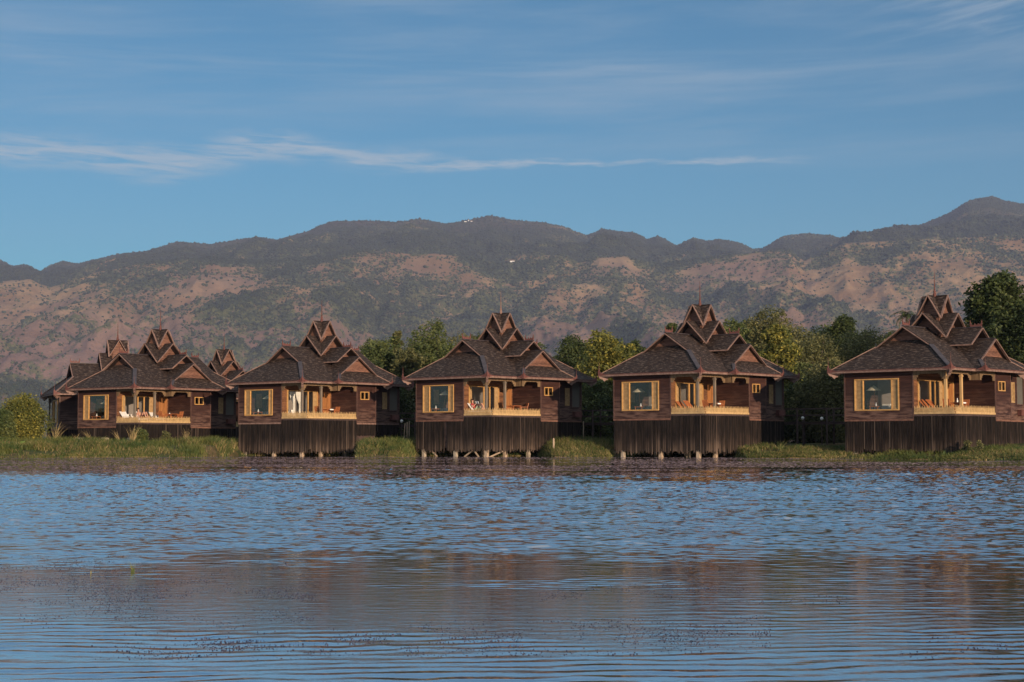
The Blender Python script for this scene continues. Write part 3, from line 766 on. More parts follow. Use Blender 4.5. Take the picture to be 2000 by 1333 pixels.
    # valances with hanging brackets
    def valance(A, B, n, ends=(1, 1)):
        A, B = Vector(A), Vector(B); L = (B-A).length; d = (B-A)/L; mb = MB(); s = 0
        P = wallmap(A, B, n)
        while s < L-.01:
            w_ = min(.105, L-s); lo = 2.44
            q = min(s+w_/2 if ends[0] else 9, L-s-w_/2 if ends[1] else 9)
            lo = 2.44-(.34 if q < .26 else .20 if q < .34 else .07 if q < .44 else 0)
            rect(mb, P, s, s+w_-.006, lo, 2.74, 0, .03+.006*rg.random(), rg.random()); s += w_
        rect(mb, P, 0, L, 2.50, 2.56, .03, .045)
        return mb.build('valance', 'valance', root)
    valance((UW+.04, F0), (UR+.13, F0), (0, -1)); valance((UR+.13, F0+.03), (UR+.13, -2.32), (1, 0)); valance((UR+.16, -2.3), (FU-.03, -2.3), (0, -1)); valance((FU, -2.27), (FU, VR-.05), (1, 0))
    # picket railing
    for A, B, n in (((UW+.05, F0), (FU, F0), (0, -1)), ((FU, F0+.03), (FU, VR-.05), (1, 0))):
        L = (Vector(B)-Vector(A)).length; P = wallmap(A, B, n); mb = MB()
        rect(mb, P, 0, L, .0, .13, .0, .04, .6); rect(mb, P, 0, L, .18, .22, -.03, .0, .4); rect(mb, P, 0, L, .33, .37, -.03, .0, .4)
        s = .02; k = 0
        while s < L-.04:
            t = .52+rg.uniform(-.02, .02) if k % 2 == 0 else .41; w_ = .048
            a = [P(s, .10, .0), P(s+w_, .10, .0), P(s+w_, t-.07, .0), P(s+w_/2, t, .0), P(s, t-.07, .0)]
            b = [P(s, .10, .022), P(s+w_, .10, .022), P(s+w_, t-.07, .022), P(s+w_/2, t, .022), P(s, t-.07, .022)]
            r = rg.random(); mb.poly(a, r); mb.poly(b, r)
            for i in range(5): mb.poly([a[i], a[(i+1) % 5], b[(i+1) % 5], b[i]], r)
            s += .083; k += 1
        mb.build('picket_railing', 'picket', root)
    # main roof -------------------------------------------------
    mb = MB()
    for s in (1, -1):
        mb.slab([(s*E, -EV, ZE), (s*E, EV, ZE), (s*AW, AV, AZ), (0, AV, RZ), (0, -AV, RZ), (s*AW, -AV, AZ)], .07)
        kk = (AZ-ZE)/(EV-AV); vi = AV-.55; zi = ZE+(EV-vi)*kk; ui = (RZ-zi)/MS+.02
        mb.slab([(-s*E, -s*EV, ZE-.006), (s*E, -s*EV, ZE-.006), (s*AW, -s*AV, AZ-.012), (s*ui, -s*vi, zi-.012), (-s*ui, -s*vi, zi-.012), (-s*AW, -s*AV, AZ-.012)], .06)
    gs = (GR_-ZE)/EGV; ks = (GR_-GW*gs-ZE)/(EG-GU); gi = GU-.34; zg = ZE+(EG-gi)*ks; wi = (GR_-zg)/gs+.02
    for s in (1, -1):
        mb.slab([(E-.25, s*EGV, ZE+.004), (EG, s*EGV, ZE+.004), (GU, s*GW, GR_-GW*gs), (GU, 0, GR_), (1.05, 0, GR_)], .06)
        mb.slab([(1.4, s*BW, BE), (BU, s*BW, BE), (BU, 0, BZ-.02), (.1, 0, BZ-.02), (.1, s*BW, BE)], .06)
    mb.slab([(EG, -EGV, ZE-.004), (EG, EGV, ZE-.004), (GU, GW, GR_-GW*gs-.01), (gi, wi, zg-.01), (gi, -wi, zg-.01), (GU, -GW, GR_-GW*gs-.01)], .06)
    roof = mb.build('roof', 'shingle', root)
    # bargeboards and fascia
    for e in (1, -1):
        tb = MB()
        for s in (1, -1):
            tb.bar((0, e*(-AV-.02), RZ-.07), (s*(AW+.02), e*(-AV-.02), AZ-.08), .05, .13, up=(0, -e, .001))
        tb.build('bargeboard', 'trim', roof)
    tb = MB(); t2 = MB()
    for s in (1, -1):
        tb.bar((GU+.02, 0, GR_-.06), (GU+.02, s*(GW+.02), GR_-GW*gs-.07), .05, .16, up=(1, 0, .001))
        t2.bar((BU+.02, 0, BZ-.07), (BU+.02, s*(BW+.02), BE-.06), .05, .14, up=(1, 0, .001))
        t2.bar((1.5, s*(BW+.01), BE-.05), (BU, s*(BW+.01), BE-.05), .03, .08)
    tb.build('bargeboard', 'trim', roof); t2.build('bargeboard', 'trim', roof)
    fb = MB(); h = .12
    for a, b in (((-E, -EV), (E, -EV)), ((E, -EV), (E, -EGV)), ((E, -EGV), (EG, -EGV)), ((EG, -EGV), (EG, EGV)), ((EG, EGV), (E, EGV)), ((E, EGV), (E, EV)), ((E, EV), (-E, EV)), ((-E, EV), (-E, -EV))):
        fb.bar((a[0], a[1], ZE-.085), (b[0], b[1], ZE-.085), .045, h)
    fb.build('fascia', 'trim', roof)
    ub = MB()
    for a, b in (((-E-.03, -EV-.03), (E+.03, -EV-.03)), ((E+.03, -EV-.03), (E+.03, -EGV-.03)), ((EG+.03, -EGV-.03), (EG+.03, EGV+.03)), ((E+.03, EGV+.03), (E+.03, EV+.03))):
        ub.bar((a[0], a[1], ZE-.002), (b[0], b[1], ZE-.002), .05, .035)
    ub.build('eave_trim', 'trim_red', roof)
    # hip caps
    for s, m_ in ((1, 'hip_cap'), (-1, 'trim')):
        hc = MB(); w_ = .30 if s == 1 else .14
        hc.bar((s*AW, -AV, AZ+.02), (s*E*.985, -EV*.99, ZE+.05), w_, .05); hc.build('hip_cap', m_, roof)
    for a, b in (((AW, AV, AZ+.02), (E, EV, ZE+.04)), ((GU, GW, GR_-GW*gs+.01), (EG, EGV, ZE+.03)), ((-AW, AV, AZ+.02), (-E, EV, ZE+.04))):
        hc = MB(); hc.bar(a, b, .10, .05); hc.build('hip_cap', 'trim', roof)
    hc = MB(); hc.bar((GU, -GW, GR_-GW*gs+.0), (EG-.15, -EGV+.12, ZE+.05), .22, .05); hc.build('hip_cap', 'hip_cap', roof)
    for a, b in (((0, -AV-.02, RZ+.02), (0, AV, RZ+.02)), ((1.0, 0, GR_+.015), (GU, 0, GR_+.015)), ((1, 0, BZ+.01), (BU, 0, BZ+.01))):
        rc = MB(); rc.bar(a, b, .15, .055); rc.build('ridge_cap', 'hip_cap', roof)
    # gable panels
    vi = AV-.50
    for s in (1, -1): gb = MB(); gable_tri(gb, (0, -s*vi, 0), (1, 0, 0), (RZ-.1-4.66)/MS, 4.66, RZ-.1, (0, -s, 0), rg=rg); gb.build('gable_panel', 'gable_wood', roof)
    gb = MB()
    gable_tri(gb, (GU-.30, 0, 0), (0, 1, 0), (GR_-.1-(ZE+(EG-GU+.30)*ks))/gs, ZE+(EG-GU+.30)*ks, GR_-.1, (1, 0, 0), rg=rg); gb.build('gable_panel', 'gable_wood', roof); gb = MB()
    gable_tri(gb, (BU-.95, 0, 0), (0, 1, 0), (BZ-.12-BE)/((BZ-BE)/BW), BE, BZ-.12, (1, 0, 0), rg=rg)
    gb.build('gable_panel', 'gable_wood', roof)
    # tower
    cross_roof(root, 1.58, 6.52, 4.94, 4.45, wb=.60)
    cross_roof(root, .87, 7.70, 6.23, 5.75, wb=.66)
    sp = MB(); sp.lathe([(.11, 7.62), (.11, 7.82), (.075, 7.86), (.085, 7.98), (.05, 8.02), (.06, 8.14), (.035, 8.18), (.045, 8.28), (.035, 8.32), (.04, 8.44), (.03, 8.50), (.032, 8.66), (.024, 8.72), (.022, 8.95), (.016, 9.05), (.010, 9.35+H.get('sp', 0))], n=8)
    sp.build('spire', H.get('spm', 'trim_red'), root)
    # ornaments
    corner_ornament(root, -E, -EV, -1, -1); corner_ornament(root, E, -EV, 1, -1); corner_ornament(root, EG, -EGV, 1, -1, s=.9, bracket=False); corner_ornament(root, EG, EGV, 1, 1, s=.9); corner_ornament(root, E, EV, 1, 1)
    ridge_ornament(root, (0, -AV+.1, RZ+.03), (0, 1, 0), rg, .9); ridge_ornament(root, (BU-.1, 0, BZ+.02), (-1, 0, 0), rg, .85); ridge_ornament(root, (0, AV-.1, RZ+.03), (0, -1, 0), rg, .8)
    # skirts -------------------------------------------------
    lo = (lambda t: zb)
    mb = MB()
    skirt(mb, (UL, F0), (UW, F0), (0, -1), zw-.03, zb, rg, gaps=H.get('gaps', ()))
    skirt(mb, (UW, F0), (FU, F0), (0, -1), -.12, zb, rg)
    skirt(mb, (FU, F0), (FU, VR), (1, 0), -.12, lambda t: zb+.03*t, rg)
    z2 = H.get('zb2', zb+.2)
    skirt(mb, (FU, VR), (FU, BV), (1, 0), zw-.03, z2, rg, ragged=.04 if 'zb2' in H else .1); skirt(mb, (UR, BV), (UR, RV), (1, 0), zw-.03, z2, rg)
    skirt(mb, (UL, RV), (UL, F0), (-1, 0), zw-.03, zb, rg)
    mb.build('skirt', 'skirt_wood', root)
    bk = MB()                                    # inner boarding behind the slats
    for a in ((UL+.05, FU-.05, F0+.06, F0+.09), (FU-.09, FU-.06, F0+.09, BV), (UL+.05, UL+.08, F0+.09, RV)): bk.box(*a, zb+.22 if 'zb2' not in H else zb+.3, -.17)
    for z in (-.9, -1.7): bk.box(UL, FU, F0+.0, F0+.04, z, z+.09) if zb < -1.8 else None
    bk.build('skirt_backing', 'dark_timber', root)
    # piles
    bottom = -FLOOR-dz-.4
    for (u, v) in [(-2.72, F0+.12), (.48, F0+.12), (3.5, F0+.12), (3.52, -3.4), (-1.2, -3.6), (1.2, -3.2), (-2.9, -2.4), (.4, -2.2), (3.6, -1.), (3.6, 1.2), (-2.9, 1.), (.4, 1.4), (3.1, 4.6), (-3., 4.6), (0, 4.6)]:
        mb = MB(); w_ = .115; q = rg.uniform(-.02, .02)
        mb.box(u-w_+q, u+w_+q, v-w_, v+w_, bottom, -.2 if v > F0+.3 else zb+.35)
        mb.build('pile', 'concrete' if rg.random() < .6 else 'pile_wood', root)
    for (a, b) in H.get('brace', ()):
        mb = MB(); mb.bar(a, b, .07, .1, up=(0, 1, 0)); mb.build('brace', 'pile_wood', root)
    # bedroom partition wall behind the window
    mb = MB(); mb.box(UL+.1, UW-.1, -1.6, -1.52, 0, 2.78); mb.build('partition', 'bare_wall', root)
    MIR[0] = 1
    return root


HOUSES = [
    (-28.82, 127.76, 37.49, -.37, 'brown timber lake bungalow set back on the grassy bank, three white loungers on its veranda', dict(seed=11, zb=-1.7, sl=.62, sr=.42, cur=.28, open=True, paleboard=False)),
    (-14.89, 121.91, 39.01, -.13, 'brown timber bungalow on stilts with white curtain tied back on its veranda', dict(seed=22, sl=.60, sr=.40, cur=.12, curtain=2, open=True, paleboard=True, zb2=-1.25)),
    (-.83, 115.91, 42.12, 0, 'brown timber bungalow on braced stilts with a person in red reading on its veranda', dict(seed=33, sl=.64, sr=.52, cur=.25, open=True, sp=.05, spm='trim', zb=-2.50, gaps=((2.85, 3.1),),
        brace=[((-1.9, F0+.1, -2.5), (-1.1, F0+.1, -3.1)), ((2.2, F0+.1, -2.45), (1.05, F0+.1, -3.1)), ((2.3, F0+.1, -2.45), (2.95, F0+.1, -3.1)), ((3.6, F0+.1, -3.0), (4.1, -4.2, -2.5))])),
    (13.11, 108.61, 41.89, -.02, 'brown timber bungalow on straight stilts with two dark wooden loungers on its veranda', dict(seed=44, sl=.62, sr=.56, cur=.55, paleboard=False)),
    (27.16, 100.03, 43.58, -.18, 'large brown timber bungalow nearest the right edge with golden veranda posts', dict(seed=55, sl=.60, sr=.52, cur=.2, goldpost=True, zb=-2.3, goldframe=True)),
]
ROOTS = []
for (x, y, yw, dz, lb, H) in HOUSES: ROOTS.append(bungalow(x, y, R(yw), dz, lb, H))
bungalow(-35.4, 140, R(66), -.45, 'dark shaded timber bungalow furthest left, half hidden behind its neighbour', dict(seed=66, zb=-1.9, sl=.6, sr=.1, cur=.2), mir=-1)
bungalow(-28.6, 155, R(45), -.4, 'distant bungalow showing only its small tiered roof tower between two nearer bungalows', dict(seed=77, zb=-1.9, sl=.6, sr=.4, cur=.2))

# ------------------------------------------------------------------ things on the verandas and in the rooms


def place(h, u, v, z=0.):
    X, Y, yw, dz = HOUSES[h][:4]; c, s = math.cos(R(yw)), math.sin(R(yw))
    return (X+c*u+s*v, Y-s*u+c*v, FLOOR+dz+z)


def hrot(h, a=0.): return -R(HOUSES[h][2])+a


def lounger(loc, rz, label, mat, slats=True, group='sun loungers on the verandas'):
    """head at local -x, feet towards +x"""
    t = empty('sun_lounger', loc, rz, label, 'sun lounger', group)
    mb = MB()
    for y in (-.30, .27): mb.box(-.6, 1.25, y, y+.035, .26, .33)
    mb.build('frame', mat, t)
    mb = MB()
    for k in range(13): mb.box(-.05+k*.1, .02+k*.1, -.27, .27, .33, .35)
    mb.build('seat', mat, t)
    mb = MB(); d = Vector((-.50, 0, .52)).normalized()
    for y in (-.30, .26): mb.obox((-.05, y, .34), d*.78, (0, .04, 0), Vector((d.z, 0, -d.x))*.035)
    if slats:
        for k in range(9): mb.obox(Vector((-.05, -.27, .35))+d*(.03+k*.085), d*.065, (0, .54, 0), Vector((d.z, 0, -d.x))*.02)
    mb.build('backrest', mat, t)
    for x in (-.5, 1.15):
        for y in (-.29, .26):
            mb = MB(); mb.box(x, x+.05, y, y+.045, 0, .27); mb.build('leg', mat, t)
    return t


def chair(loc, rz, label, mat='furniture_wood', group='wooden veranda chairs'):
    t = empty('chair', loc, rz, label, 'chair', group)
    mb = MB()
    for k in range(5): mb.box(-.22, .22, -.22+k*.09, -.15+k*.09, .43, .455)
    mb.build('seat', mat, t)
    mb = MB()
    for x in (-.22, .18): mb.obox((x, .20, .45), (.04, 0, 0), (0, .035, 0), (0, .12, .48))
    for k in range(5): mb.obox((-.17+k*.075, .215, .50), (.05, 0, 0), (0, .02, 0), (0, .10, .38))
    mb.obox((-.22, .30, .88), (.44, 0, 0), (0, .03, 0), (0, .01, .06)); mb.build('backrest', mat, t)
    for x in (-.22, .18):
        for y in (-.22, .19):
            mb = MB(); mb.box(x, x+.04, y, y+.04, 0, .44); mb.build('leg', mat, t)
        mb = MB(); mb.box(x-.005, x+.045, -.24, .24, .64, .665); mb.box(x, x+.035, -.22, -.18, .45, .64); mb.build('armrest', mat, t)
    return t


def table(loc, rz, label, mat='furniture_wood', cloth=False, r=.42):
    t = empty('table', loc, rz, label, 'table', 'small veranda tables')
    mb = MB(); mb.box(-r, r, -r, r, .70, .735)
    mb.build('tabletop', mat, t)
    for x in (-r+.04, r-.09):
        for y in (-r+.04, r-.09):
            mb = MB(); mb.box(x, x+.05, y, y+.05, 0, .70); mb.build('leg', mat, t)
    mb = MB(); mb.box(-r+.05, r-.05, -r+.055, -r+.075, .62, .70); mb.box(-r+.05, r-.05, r-.075, r-.055, .62, .70); mb.build('apron', mat, t)
    if cloth:
        mb = MB(); mb.box(-r-.01, r+.01, -.18, .18, .737, .743); mb.obox((-r-.016, -.18, .66), (0, .36, 0), (.006, 0, 0), (0, 0, .08)); mb.obox((r+.010, -.18, .66), (0, .36, 0), (.006, 0, 0), (0, 0, .08))
        c = mb.build('table_runner', 'white_cloth'); c.location = loc; c.rotation_euler = (0, 0, rz)
        tag(c, cloth, 'table runner')
    return t


def reading_lamp(h, u, v, label, tilt=.45):
    """tall slanting pole with a wide paper cone, in the room behind the big window"""
    t = empty('floor_lamp', place(h, u, v), hrot(h), label, 'floor lamp', 'lamps behind the front windows')
    mb = MB(); mb.lathe([(.0, .0), (.20, .0), (.20, .03), (.03, .06), (.0, .06)], n=12); mb.build('base', 'frame_dark', t)
    mb = MB(); mb.tube((0, 0, .05), (tilt, 0, 1.62), .018, .014, 8); mb.build('pole', 'furniture_wood', t)
    mb = MB(); mb.lathe([(.03, 1.84), (.18, 1.74), (.46, 1.55), (.47, 1.53), (.17, 1.70), (.0, 1.78)], (tilt-.02, 0, 0), 16); mb.build('lamp_shade', 'lamp_paper', t)


def room_table(h, u, v, label, kind=0):
    t = empty('bedside_table', place(h, u, v), hrot(h), label, 'table', 'tables behind the front windows')
    mb = MB(); mb.box(-.32, .32, -.25, .25, .50, .54); mb.build('tabletop', 'furniture_wood', t)
    for x in (-.28, .24):
        for y in (-.21, .17): mb = MB(); mb.box(x, x+.04, y, y+.04, 0, .50); mb.build('leg', 'furniture_wood', t)
    mb = MB(); mb.lathe([(.0, .545), (.05, .545), (.07, .60), (.03, .68), (.025, .74), (.05, .76), (.0, .765)], (0.05, 0, 0), 12)
    o = mb.build('vase', 'white_paint'); o.location = place(h, u, v); o.rotation_euler = (0, 0, hrot(h))
    tag(o, label.replace('low wooden table', 'small white vase on the low table'), 'vase', 'white vases behind the windows')


def bed(h, label):
    t = empty('bed', place(h, -1.9, -2.7), hrot(h), label, 'bed', 'beds in the front rooms')
    mb = MB(); mb.box(-.9, .9, -.95, .95, .22, .34); mb.build('bed_frame', 'furniture_wood', t)
    mb = MB(); mb.box(-.86, .86, -.92, .92, .34, .60); mb.build('mattress', 'white_cloth', t)
    for x in (-.86, .80):
        for y in (-.9, .84): mb = MB(); mb.box(x, x+.06, y, y+.06, 0, .22); mb.build('leg', 'furniture_wood', t)
    for x in (-.7, .12): mb = MB(); mb.box(x, x+.58, .45, .86, .60, .74); mb.build('pillow', 'white_cloth', t)


WH = ['the leftmost front bungalow', 'the curtained bungalow', 'the bungalow with the reader', 'the fourth bungalow', 'the right edge bungalow']
for h in range(5):
    reading_lamp(h, (-1.35, -1.35, -1.5, -1.75, -1.6)[h], -4.6, 'paper cone lamp in the window of '+WH[h], (.42, .42, .3, -.1, -.2)[h])
    room_table(h, (-1.7, -1.75, -1.9, -1.5, -1.5)[h], -4.95, 'low wooden table in the window of '+WH[h])
    bed(h, 'white made up bed in the room of '+WH[h])

# veranda furniture
lounger(place(0, 1.95, -4.85), hrot(0), 'empty white lounger at the left end of the leftmost veranda', 'white_paint')
lounger(place(0, 1.95, -3.45), hrot(0), 'white lounger under the sunbather on the leftmost veranda', 'white_paint')
lounger(place(0, 1.95, -1.95), hrot(0), 'white lounger with a towel, third along on the leftmost veranda', 'white_paint')
lounger(place(2, 1.95, -4.75), hrot(2), 'white lounger carrying the reader in red', 'white_paint')
lounger(place(3, 1.95, -4.65), hrot(3), 'dark wooden lounger nearer the window side on its veranda', 'furniture_wood')
lounger(place(3, 1.95, -3.75), hrot(3), 'dark wooden lounger behind the corner post, closer to the door', 'furniture_wood')
lounger(place(4, 1.95, -4.55), hrot(4), 'dark wooden lounger on the left of the golden post', 'furniture_wood')
lounger(place(4, 1.95, -3.65), hrot(4), 'dark wooden lounger directly behind the golden corner post', 'furniture_wood')
tb = MB(); tb.box(-.30, .30, -.31, .31, .0, .03); tb.obox((-.28, -.31, .03), (.05, 0, .12), (0, .62, 0), (-.1, 0, .10)); tb.box(-.2, .2, -.25, .2, .03, .09)
o = tb.build('towel', 'white_cloth'); o.location = place(0, 2.3, -1.95, .355); o.rotation_euler = (0, 0, hrot(0)); tag(o, 'rumpled white towel on the third white lounger', 'towel')
table(place(0, 3.1, -1.35), hrot(0), 'small wooden table with a white cup on the leftmost veranda')
chair(place(0, 2.9, -2.0), hrot(0, R(180)), 'reddish chair left of the small table on the leftmost veranda')
chair(place(0, 3.1, -.62), hrot(0, R(0)), 'reddish chair right of the small table on the leftmost veranda')
mb = MB(); mb.lathe([(0, .735), (.04, .735), (.055, .80), (.05, .80), (.0, .745)], n=12); o = mb.build('cup', 'white_paint'); o.location = place(0, 3.0, -1.45); tag(o, 'white cup on the small table of the leftmost veranda', 'cup')
table(place(1, 3.0, -2.2), hrot(1), 'small wooden table behind the rail of the curtained bungalow', cloth='white runner on the small table of the curtained bungalow')
chair(place(1, 2.9, -2.95), hrot(1, R(180)), 'reddish chair left of the table, curtained bungalow')
chair(place(1, 2.9, -1.35), hrot(1), 'reddish chair right of the table, curtained bungalow')
table(place(2, 3.0, -1.95), hrot(2), 'low orange wooden table on the veranda of the reader')
chair(place(2, 2.9, -2.85), hrot(2, R(170)), 'orange wooden chair between post and table, veranda of the reader')
chair(place(2, 2.9, -.75), hrot(2, R(-30)), 'orange wooden chair right of the table, veranda of the reader')
table(place(3, 3.0, -2.75), hrot(3), 'wooden table behind the second post, veranda with dark loungers', cloth='white runner on the table beside the dark loungers')
chair(place(3, 2.7, -3.05), hrot(3, R(180)), 'reddish chair left of the white topped table')
chair(place(3, 2.9, -1.95), hrot(3), 'reddish chair right of the white topped table')
table(place(4, 3.0, -2.85), hrot(4), 'wooden table behind the second golden post', cloth='white runner on the table behind the golden post')
chair(place(4, 2.9, -1.95), hrot(4), 'reddish chair right of the table behind the golden posts')
chair(place(4, 2.7, -3.5), hrot(4, R(180)), 'reddish chair between the two golden posts')
mb = MB(); mb.lathe([(0, .745), (.04, .745), (.05, .85), (.02, .92), (.02, 1.0), (0, 1.0)], n=12); o = mb.build('bottle', 'white_paint'); o.location = place(4, 3.0, -2.95); tag(o, 'white bottle standing on the table behind the golden post', 'bottle')


# ------------------------------------------------------------------ people
def skinmesh(name, verts, edges, radii, mat, parent, sub=2, loc=(0, 0, 0)):
    me = bpy.data.meshes.new(name); me.from_pydata(verts, edges, []); o = bpy.data.objects.new(name, me); C.objects.link(o)
    sm = o.modifiers.new('s', 'SKIN'); o.modifiers.new('u', 'SUBSURF').levels = sub; o.modifiers['u'].render_levels = sub
    sv = me.skin_vertices[0] if len(me.skin_vertices) else None
    if sv is None:
        me.update()
    for i, r in enumerate(radii):
        r = r if isinstance(r, tuple) else (r, r)
        me.skin_vertices[0].data[i].radius = r
    me.skin_vertices[0].data[0].use_root = True
    dg = bpy.context.evaluated_depsgraph_get(); dg.update()
    nm = bpy.data.meshes.new_from_object(o.evaluated_get(dg)); bpy.data.objects.remove(o)
    nm.materials.clear(); nm.materials.append(M[mat]); nm.polygons.foreach_set('use_smooth', [True]*len(nm.polygons))
    r = bpy.data.objects.new(name, nm); C.objects.link(r); r.parent = parent
    return r


def recliner(loc, rz, label, reading=True, clothed=True):
    """person on a lounger: hips at local x=0, head towards -x, knees raised"""
    p = empty('person', loc, rz, label, 'person')
    z = .42
    # pelvis, waist, chest, neck, head
    V = [(0, 0, z+.04), (-.13, 0, z+.12), (-.27, 0, z+.26), (-.38, 0, z+.40), (-.43, 0, z+.50), (-.425, 0, z+.60), (-.42, 0, z+.68)]
    rad = [(.15, .11), (.14, .10), (.16, .105), (.13, .08), .05, (.07, .085), (.065, .075)]
    Ed = [(0, 1), (1, 2), (2, 3), (3, 4), (4, 5), (5, 6)]
    hands = []
    for s in (1, -1):
        b = len(V)
        V += [(.02, .09*s, z+.03), (.36, .11*s, z+.44), (.42, .11*s, z+.40), (.62, .10*s, z+.06), (.66, .10*s, z-.01), (.80, .11*s, z+.01)]
        rad += [.095, .065, .06, .042, .04, .03]
        Ed += [(0, b), (b, b+1), (b+1, b+2), (b+2, b+3), (b+3, b+4), (b+4, b+5)]
        a = len(V)
        wr = Vector((-.03, .10*s, z+.40)) if reading else Vector((-.02, .20*s, z+.06))
        elb = Vector((-.20, .24*s, z+.18)) if reading else Vector((-.26, .27*s, z+.08))
        V += [(-.36, .17*s, z+.38), tuple(elb), tuple(wr)]
        rad += [.055, .042, .030]
        Ed += [(3, a), (a, a+1), (a+1, a+2)]
        f = (wr-elb).normalized(); up = Vector((0, 0, 1)); sid = Vector((0, 1, 0))
        palm = wr+f*.05; V.append(tuple(palm)); rad.append((.032, .018)); Ed.append((a+2, len(V)-1)); pi = len(V)-1
        for k, (off, ln) in enumerate(((-.026, .062), (-.009, .075), (.009, .070), (.026, .055))):
            k0 = palm+sid*off+f*.03; V += [tuple(k0), tuple(k0+f*ln*.5+up*-.004), tuple(k0+f*ln-up*.018)]
            n = len(V); rad += [.010, .009, .007]; Ed += [(pi, n-3), (n-3, n-2), (n-2, n-1)]
        th = wr+f*.025-sid*.035*s; V += [tuple(th), tuple(th+f*.035-sid*.012*s)]; n = len(V); rad += [.010, .008]; Ed += [(a+2, n-2), (n-2, n-1)]
    skinmesh('body', V, Ed, rad, 'skin', p)
    # face: nose, ears; hair
    hm = MB(); c = Vector((-.42, 0, z+.66))
    bpts = []
    import mathutils
    def ell(mb, c, rx, ry, rz, lo=-90, hi=90, n=12, m=8, cut=None):
        for i in range(m):
            for j in range(n):
                q = []
                for (a, b) in ((i, j), (i, j+1), (i+1, j+1), (i+1, j)):
                    la = R(lo+(hi-lo)*a/m); lg = 2*math.pi*b/n
                    q.append(Vector((c[0]+rx*math.cos(la)*math.cos(lg), c[1]+ry*math.cos(la)*math.sin(lg), c[2]+rz*math.sin(la))))
                if cut is None or not cut(sum(q, Vector())/4): mb.poly(q)
    ell(hm, (c.x-.012, 0, c.z+.02), .100, .088, .115, cut=lambda q: q.x > c.x+.02 and q.z < c.z+.06)
    hm.build('hair', 'hair', p, True)
    nm = MB(); ell(nm, (c.x+.088, 0, c.z-.02), .018, .013, .024)
    for s in (1, -1): ell(nm, (c.x, .082*s, c.z-.01), .018, .010, .03)
    nm.build('nose_and_ears', 'skin', p, True)
    em = MB()
    for s in (1, -1): ell(em, (c.x+.075, .030*s, c.z+.008), .010, .012, .007)
    ell(em, (c.x+.078, 0, c.z-.055), .008, .022, .006); em.build('eyes_and_mouth', 'hair', p, True)
    if clothed:
        V = [(-.10, 0, z+.09), (-.19, 0, z+.18), (-.28, 0, z+.27), (-.38, 0, z+.40), (-.37, .15, z+.40), (-.29, .21, z+.30), (-.37, -.15, z+.40), (-.29, -.21, z+.30)]
        skinmesh('shirt', V, [(0, 1), (1, 2), (2, 3), (3, 4), (4, 5), (3, 6), (6, 7)], [(.165, .125), (.165, .125), (.175, .12), (.13, .09), .068, .062, .068, .062], 'shirt_red', p)
    V = [(0, 0, z+.05), (-.08, 0, z+.08)]; Ed = [(0, 1)]; rad = [(.165, .125), (.155, .115)]
    for s in (1, -1):
        b = len(V); V += [(.04, .09*s, z+.05), (.24, .10*s, z+.30)]; rad += [.112, .088]; Ed += [(0, b), (b, b+1)]
    skinmesh('shorts', V, Ed, rad, 'shorts_green' if clothed else 'trim_red', p)
    if reading:
        b = MB(); o = Vector((.03, 0, z+.44))
        for s in (1, -1): b.obox(o+Vector((0, 0, -.02)), Vector((.02, .14*s, .0)), Vector((-.05, 0, .18)), Vector((.012, 0, .004)))
        k = b.build('book', 'white_paint'); k.location = loc; k.rotation_euler = (0, 0, rz); tag(k, 'open pale book held by the person in red', 'book')
    return p


recliner(place(2, 2.05, -4.75), hrot(2), 'person in a red top and pale green shorts reclining with raised knees, holding a book')
recliner(place(0, 2.05, -3.45), hrot(0), 'bare chested person lying on a white lounger with knees raised', False, False)


# ------------------------------------------------------------------ boardwalk, stakes, lamps, pillars
def boardwalk(pts, z, label, w=1.3, name='boardwalk'):
    root = empty(name, (*pts[0], 0), 0, label, 'boardwalk', 'boardwalks behind the bungalows')
    o = Vector((*pts[0], 0))
    dk, rl, ps = MB(), MB(), []
    for a, b in zip(pts, pts[1:]):
        A, B = Vector((*a, z))-o, Vector((*b, z))-o; L = (B-A).length; d = (B-A)/L; n = Vector((d.y, -d.x, 0)); s = 0
        while s < L: dk.obox(A+d*s-n*w/2, d*.14, n*w, (0, 0, .04), random.random()); s += .155
        for k in (-1, 1):
            dk.bar(A+n*k*(w/2-.1)-Vector((0, 0, .08)), B+n*k*(w/2-.1)-Vector((0, 0, .08)), .08, .14)
            for hh in (.5, .95): rl.bar(A+n*k*w/2+Vector((0, 0, hh)), B+n*k*w/2+Vector((0, 0, hh)), .05, .07)
            s = 0
            while s <= L: ps.append(A+d*s+n*k*w/2); s += 2.2
    dk.build('deck', 'dark_timber', root); rl.build('railing', 'dark_timber', root)
    for p in ps: m_ = MB(); m_.box(p.x-.06, p.x+.06, p.y-.06, p.y+.06, -z-.0+.2, z*0+1.0+0+0) if False else m_.box(p.x-.06, p.x+.06, p.y-.06, p.y+.06, .3, z+1.0); m_.build('post', 'dark_timber', root)
    return root


boardwalk([(-9.5, 124.5), (-4.2, 122.6)], 2.35, 'dark boardwalk section between the curtained bungalow and the reader')
boardwalk([(4.5, 119.5), (11.2, 115.6)], 2.45, 'dark boardwalk section seen left of the bungalow with dark loungers')
boardwalk([(18.5, 111.5), (25.5, 107.)], 2.4, 'dark boardwalk section left of the bungalow at the right edge')


def stake(x, y, z0, z1, r, label, lean=0., mat='pile_wood'):
    mb = MB(); mb.tube((0, 0, 0), (lean, 0, z1-z0), r, r*.85, 8); mb.tube((lean, 0, z1-z0), (lean, 0, z1-z0+r), r*.85, r*.3, 8)
    o = mb.build('wooden_stake', mat); o.location = (x, y, z0); tag(o, label, 'stake', 'stakes along the shore')


def at(px, Y): return (px-1000)/3046*Y


def zat(py, Y): return CAMZ+(863-py)*Y/3052


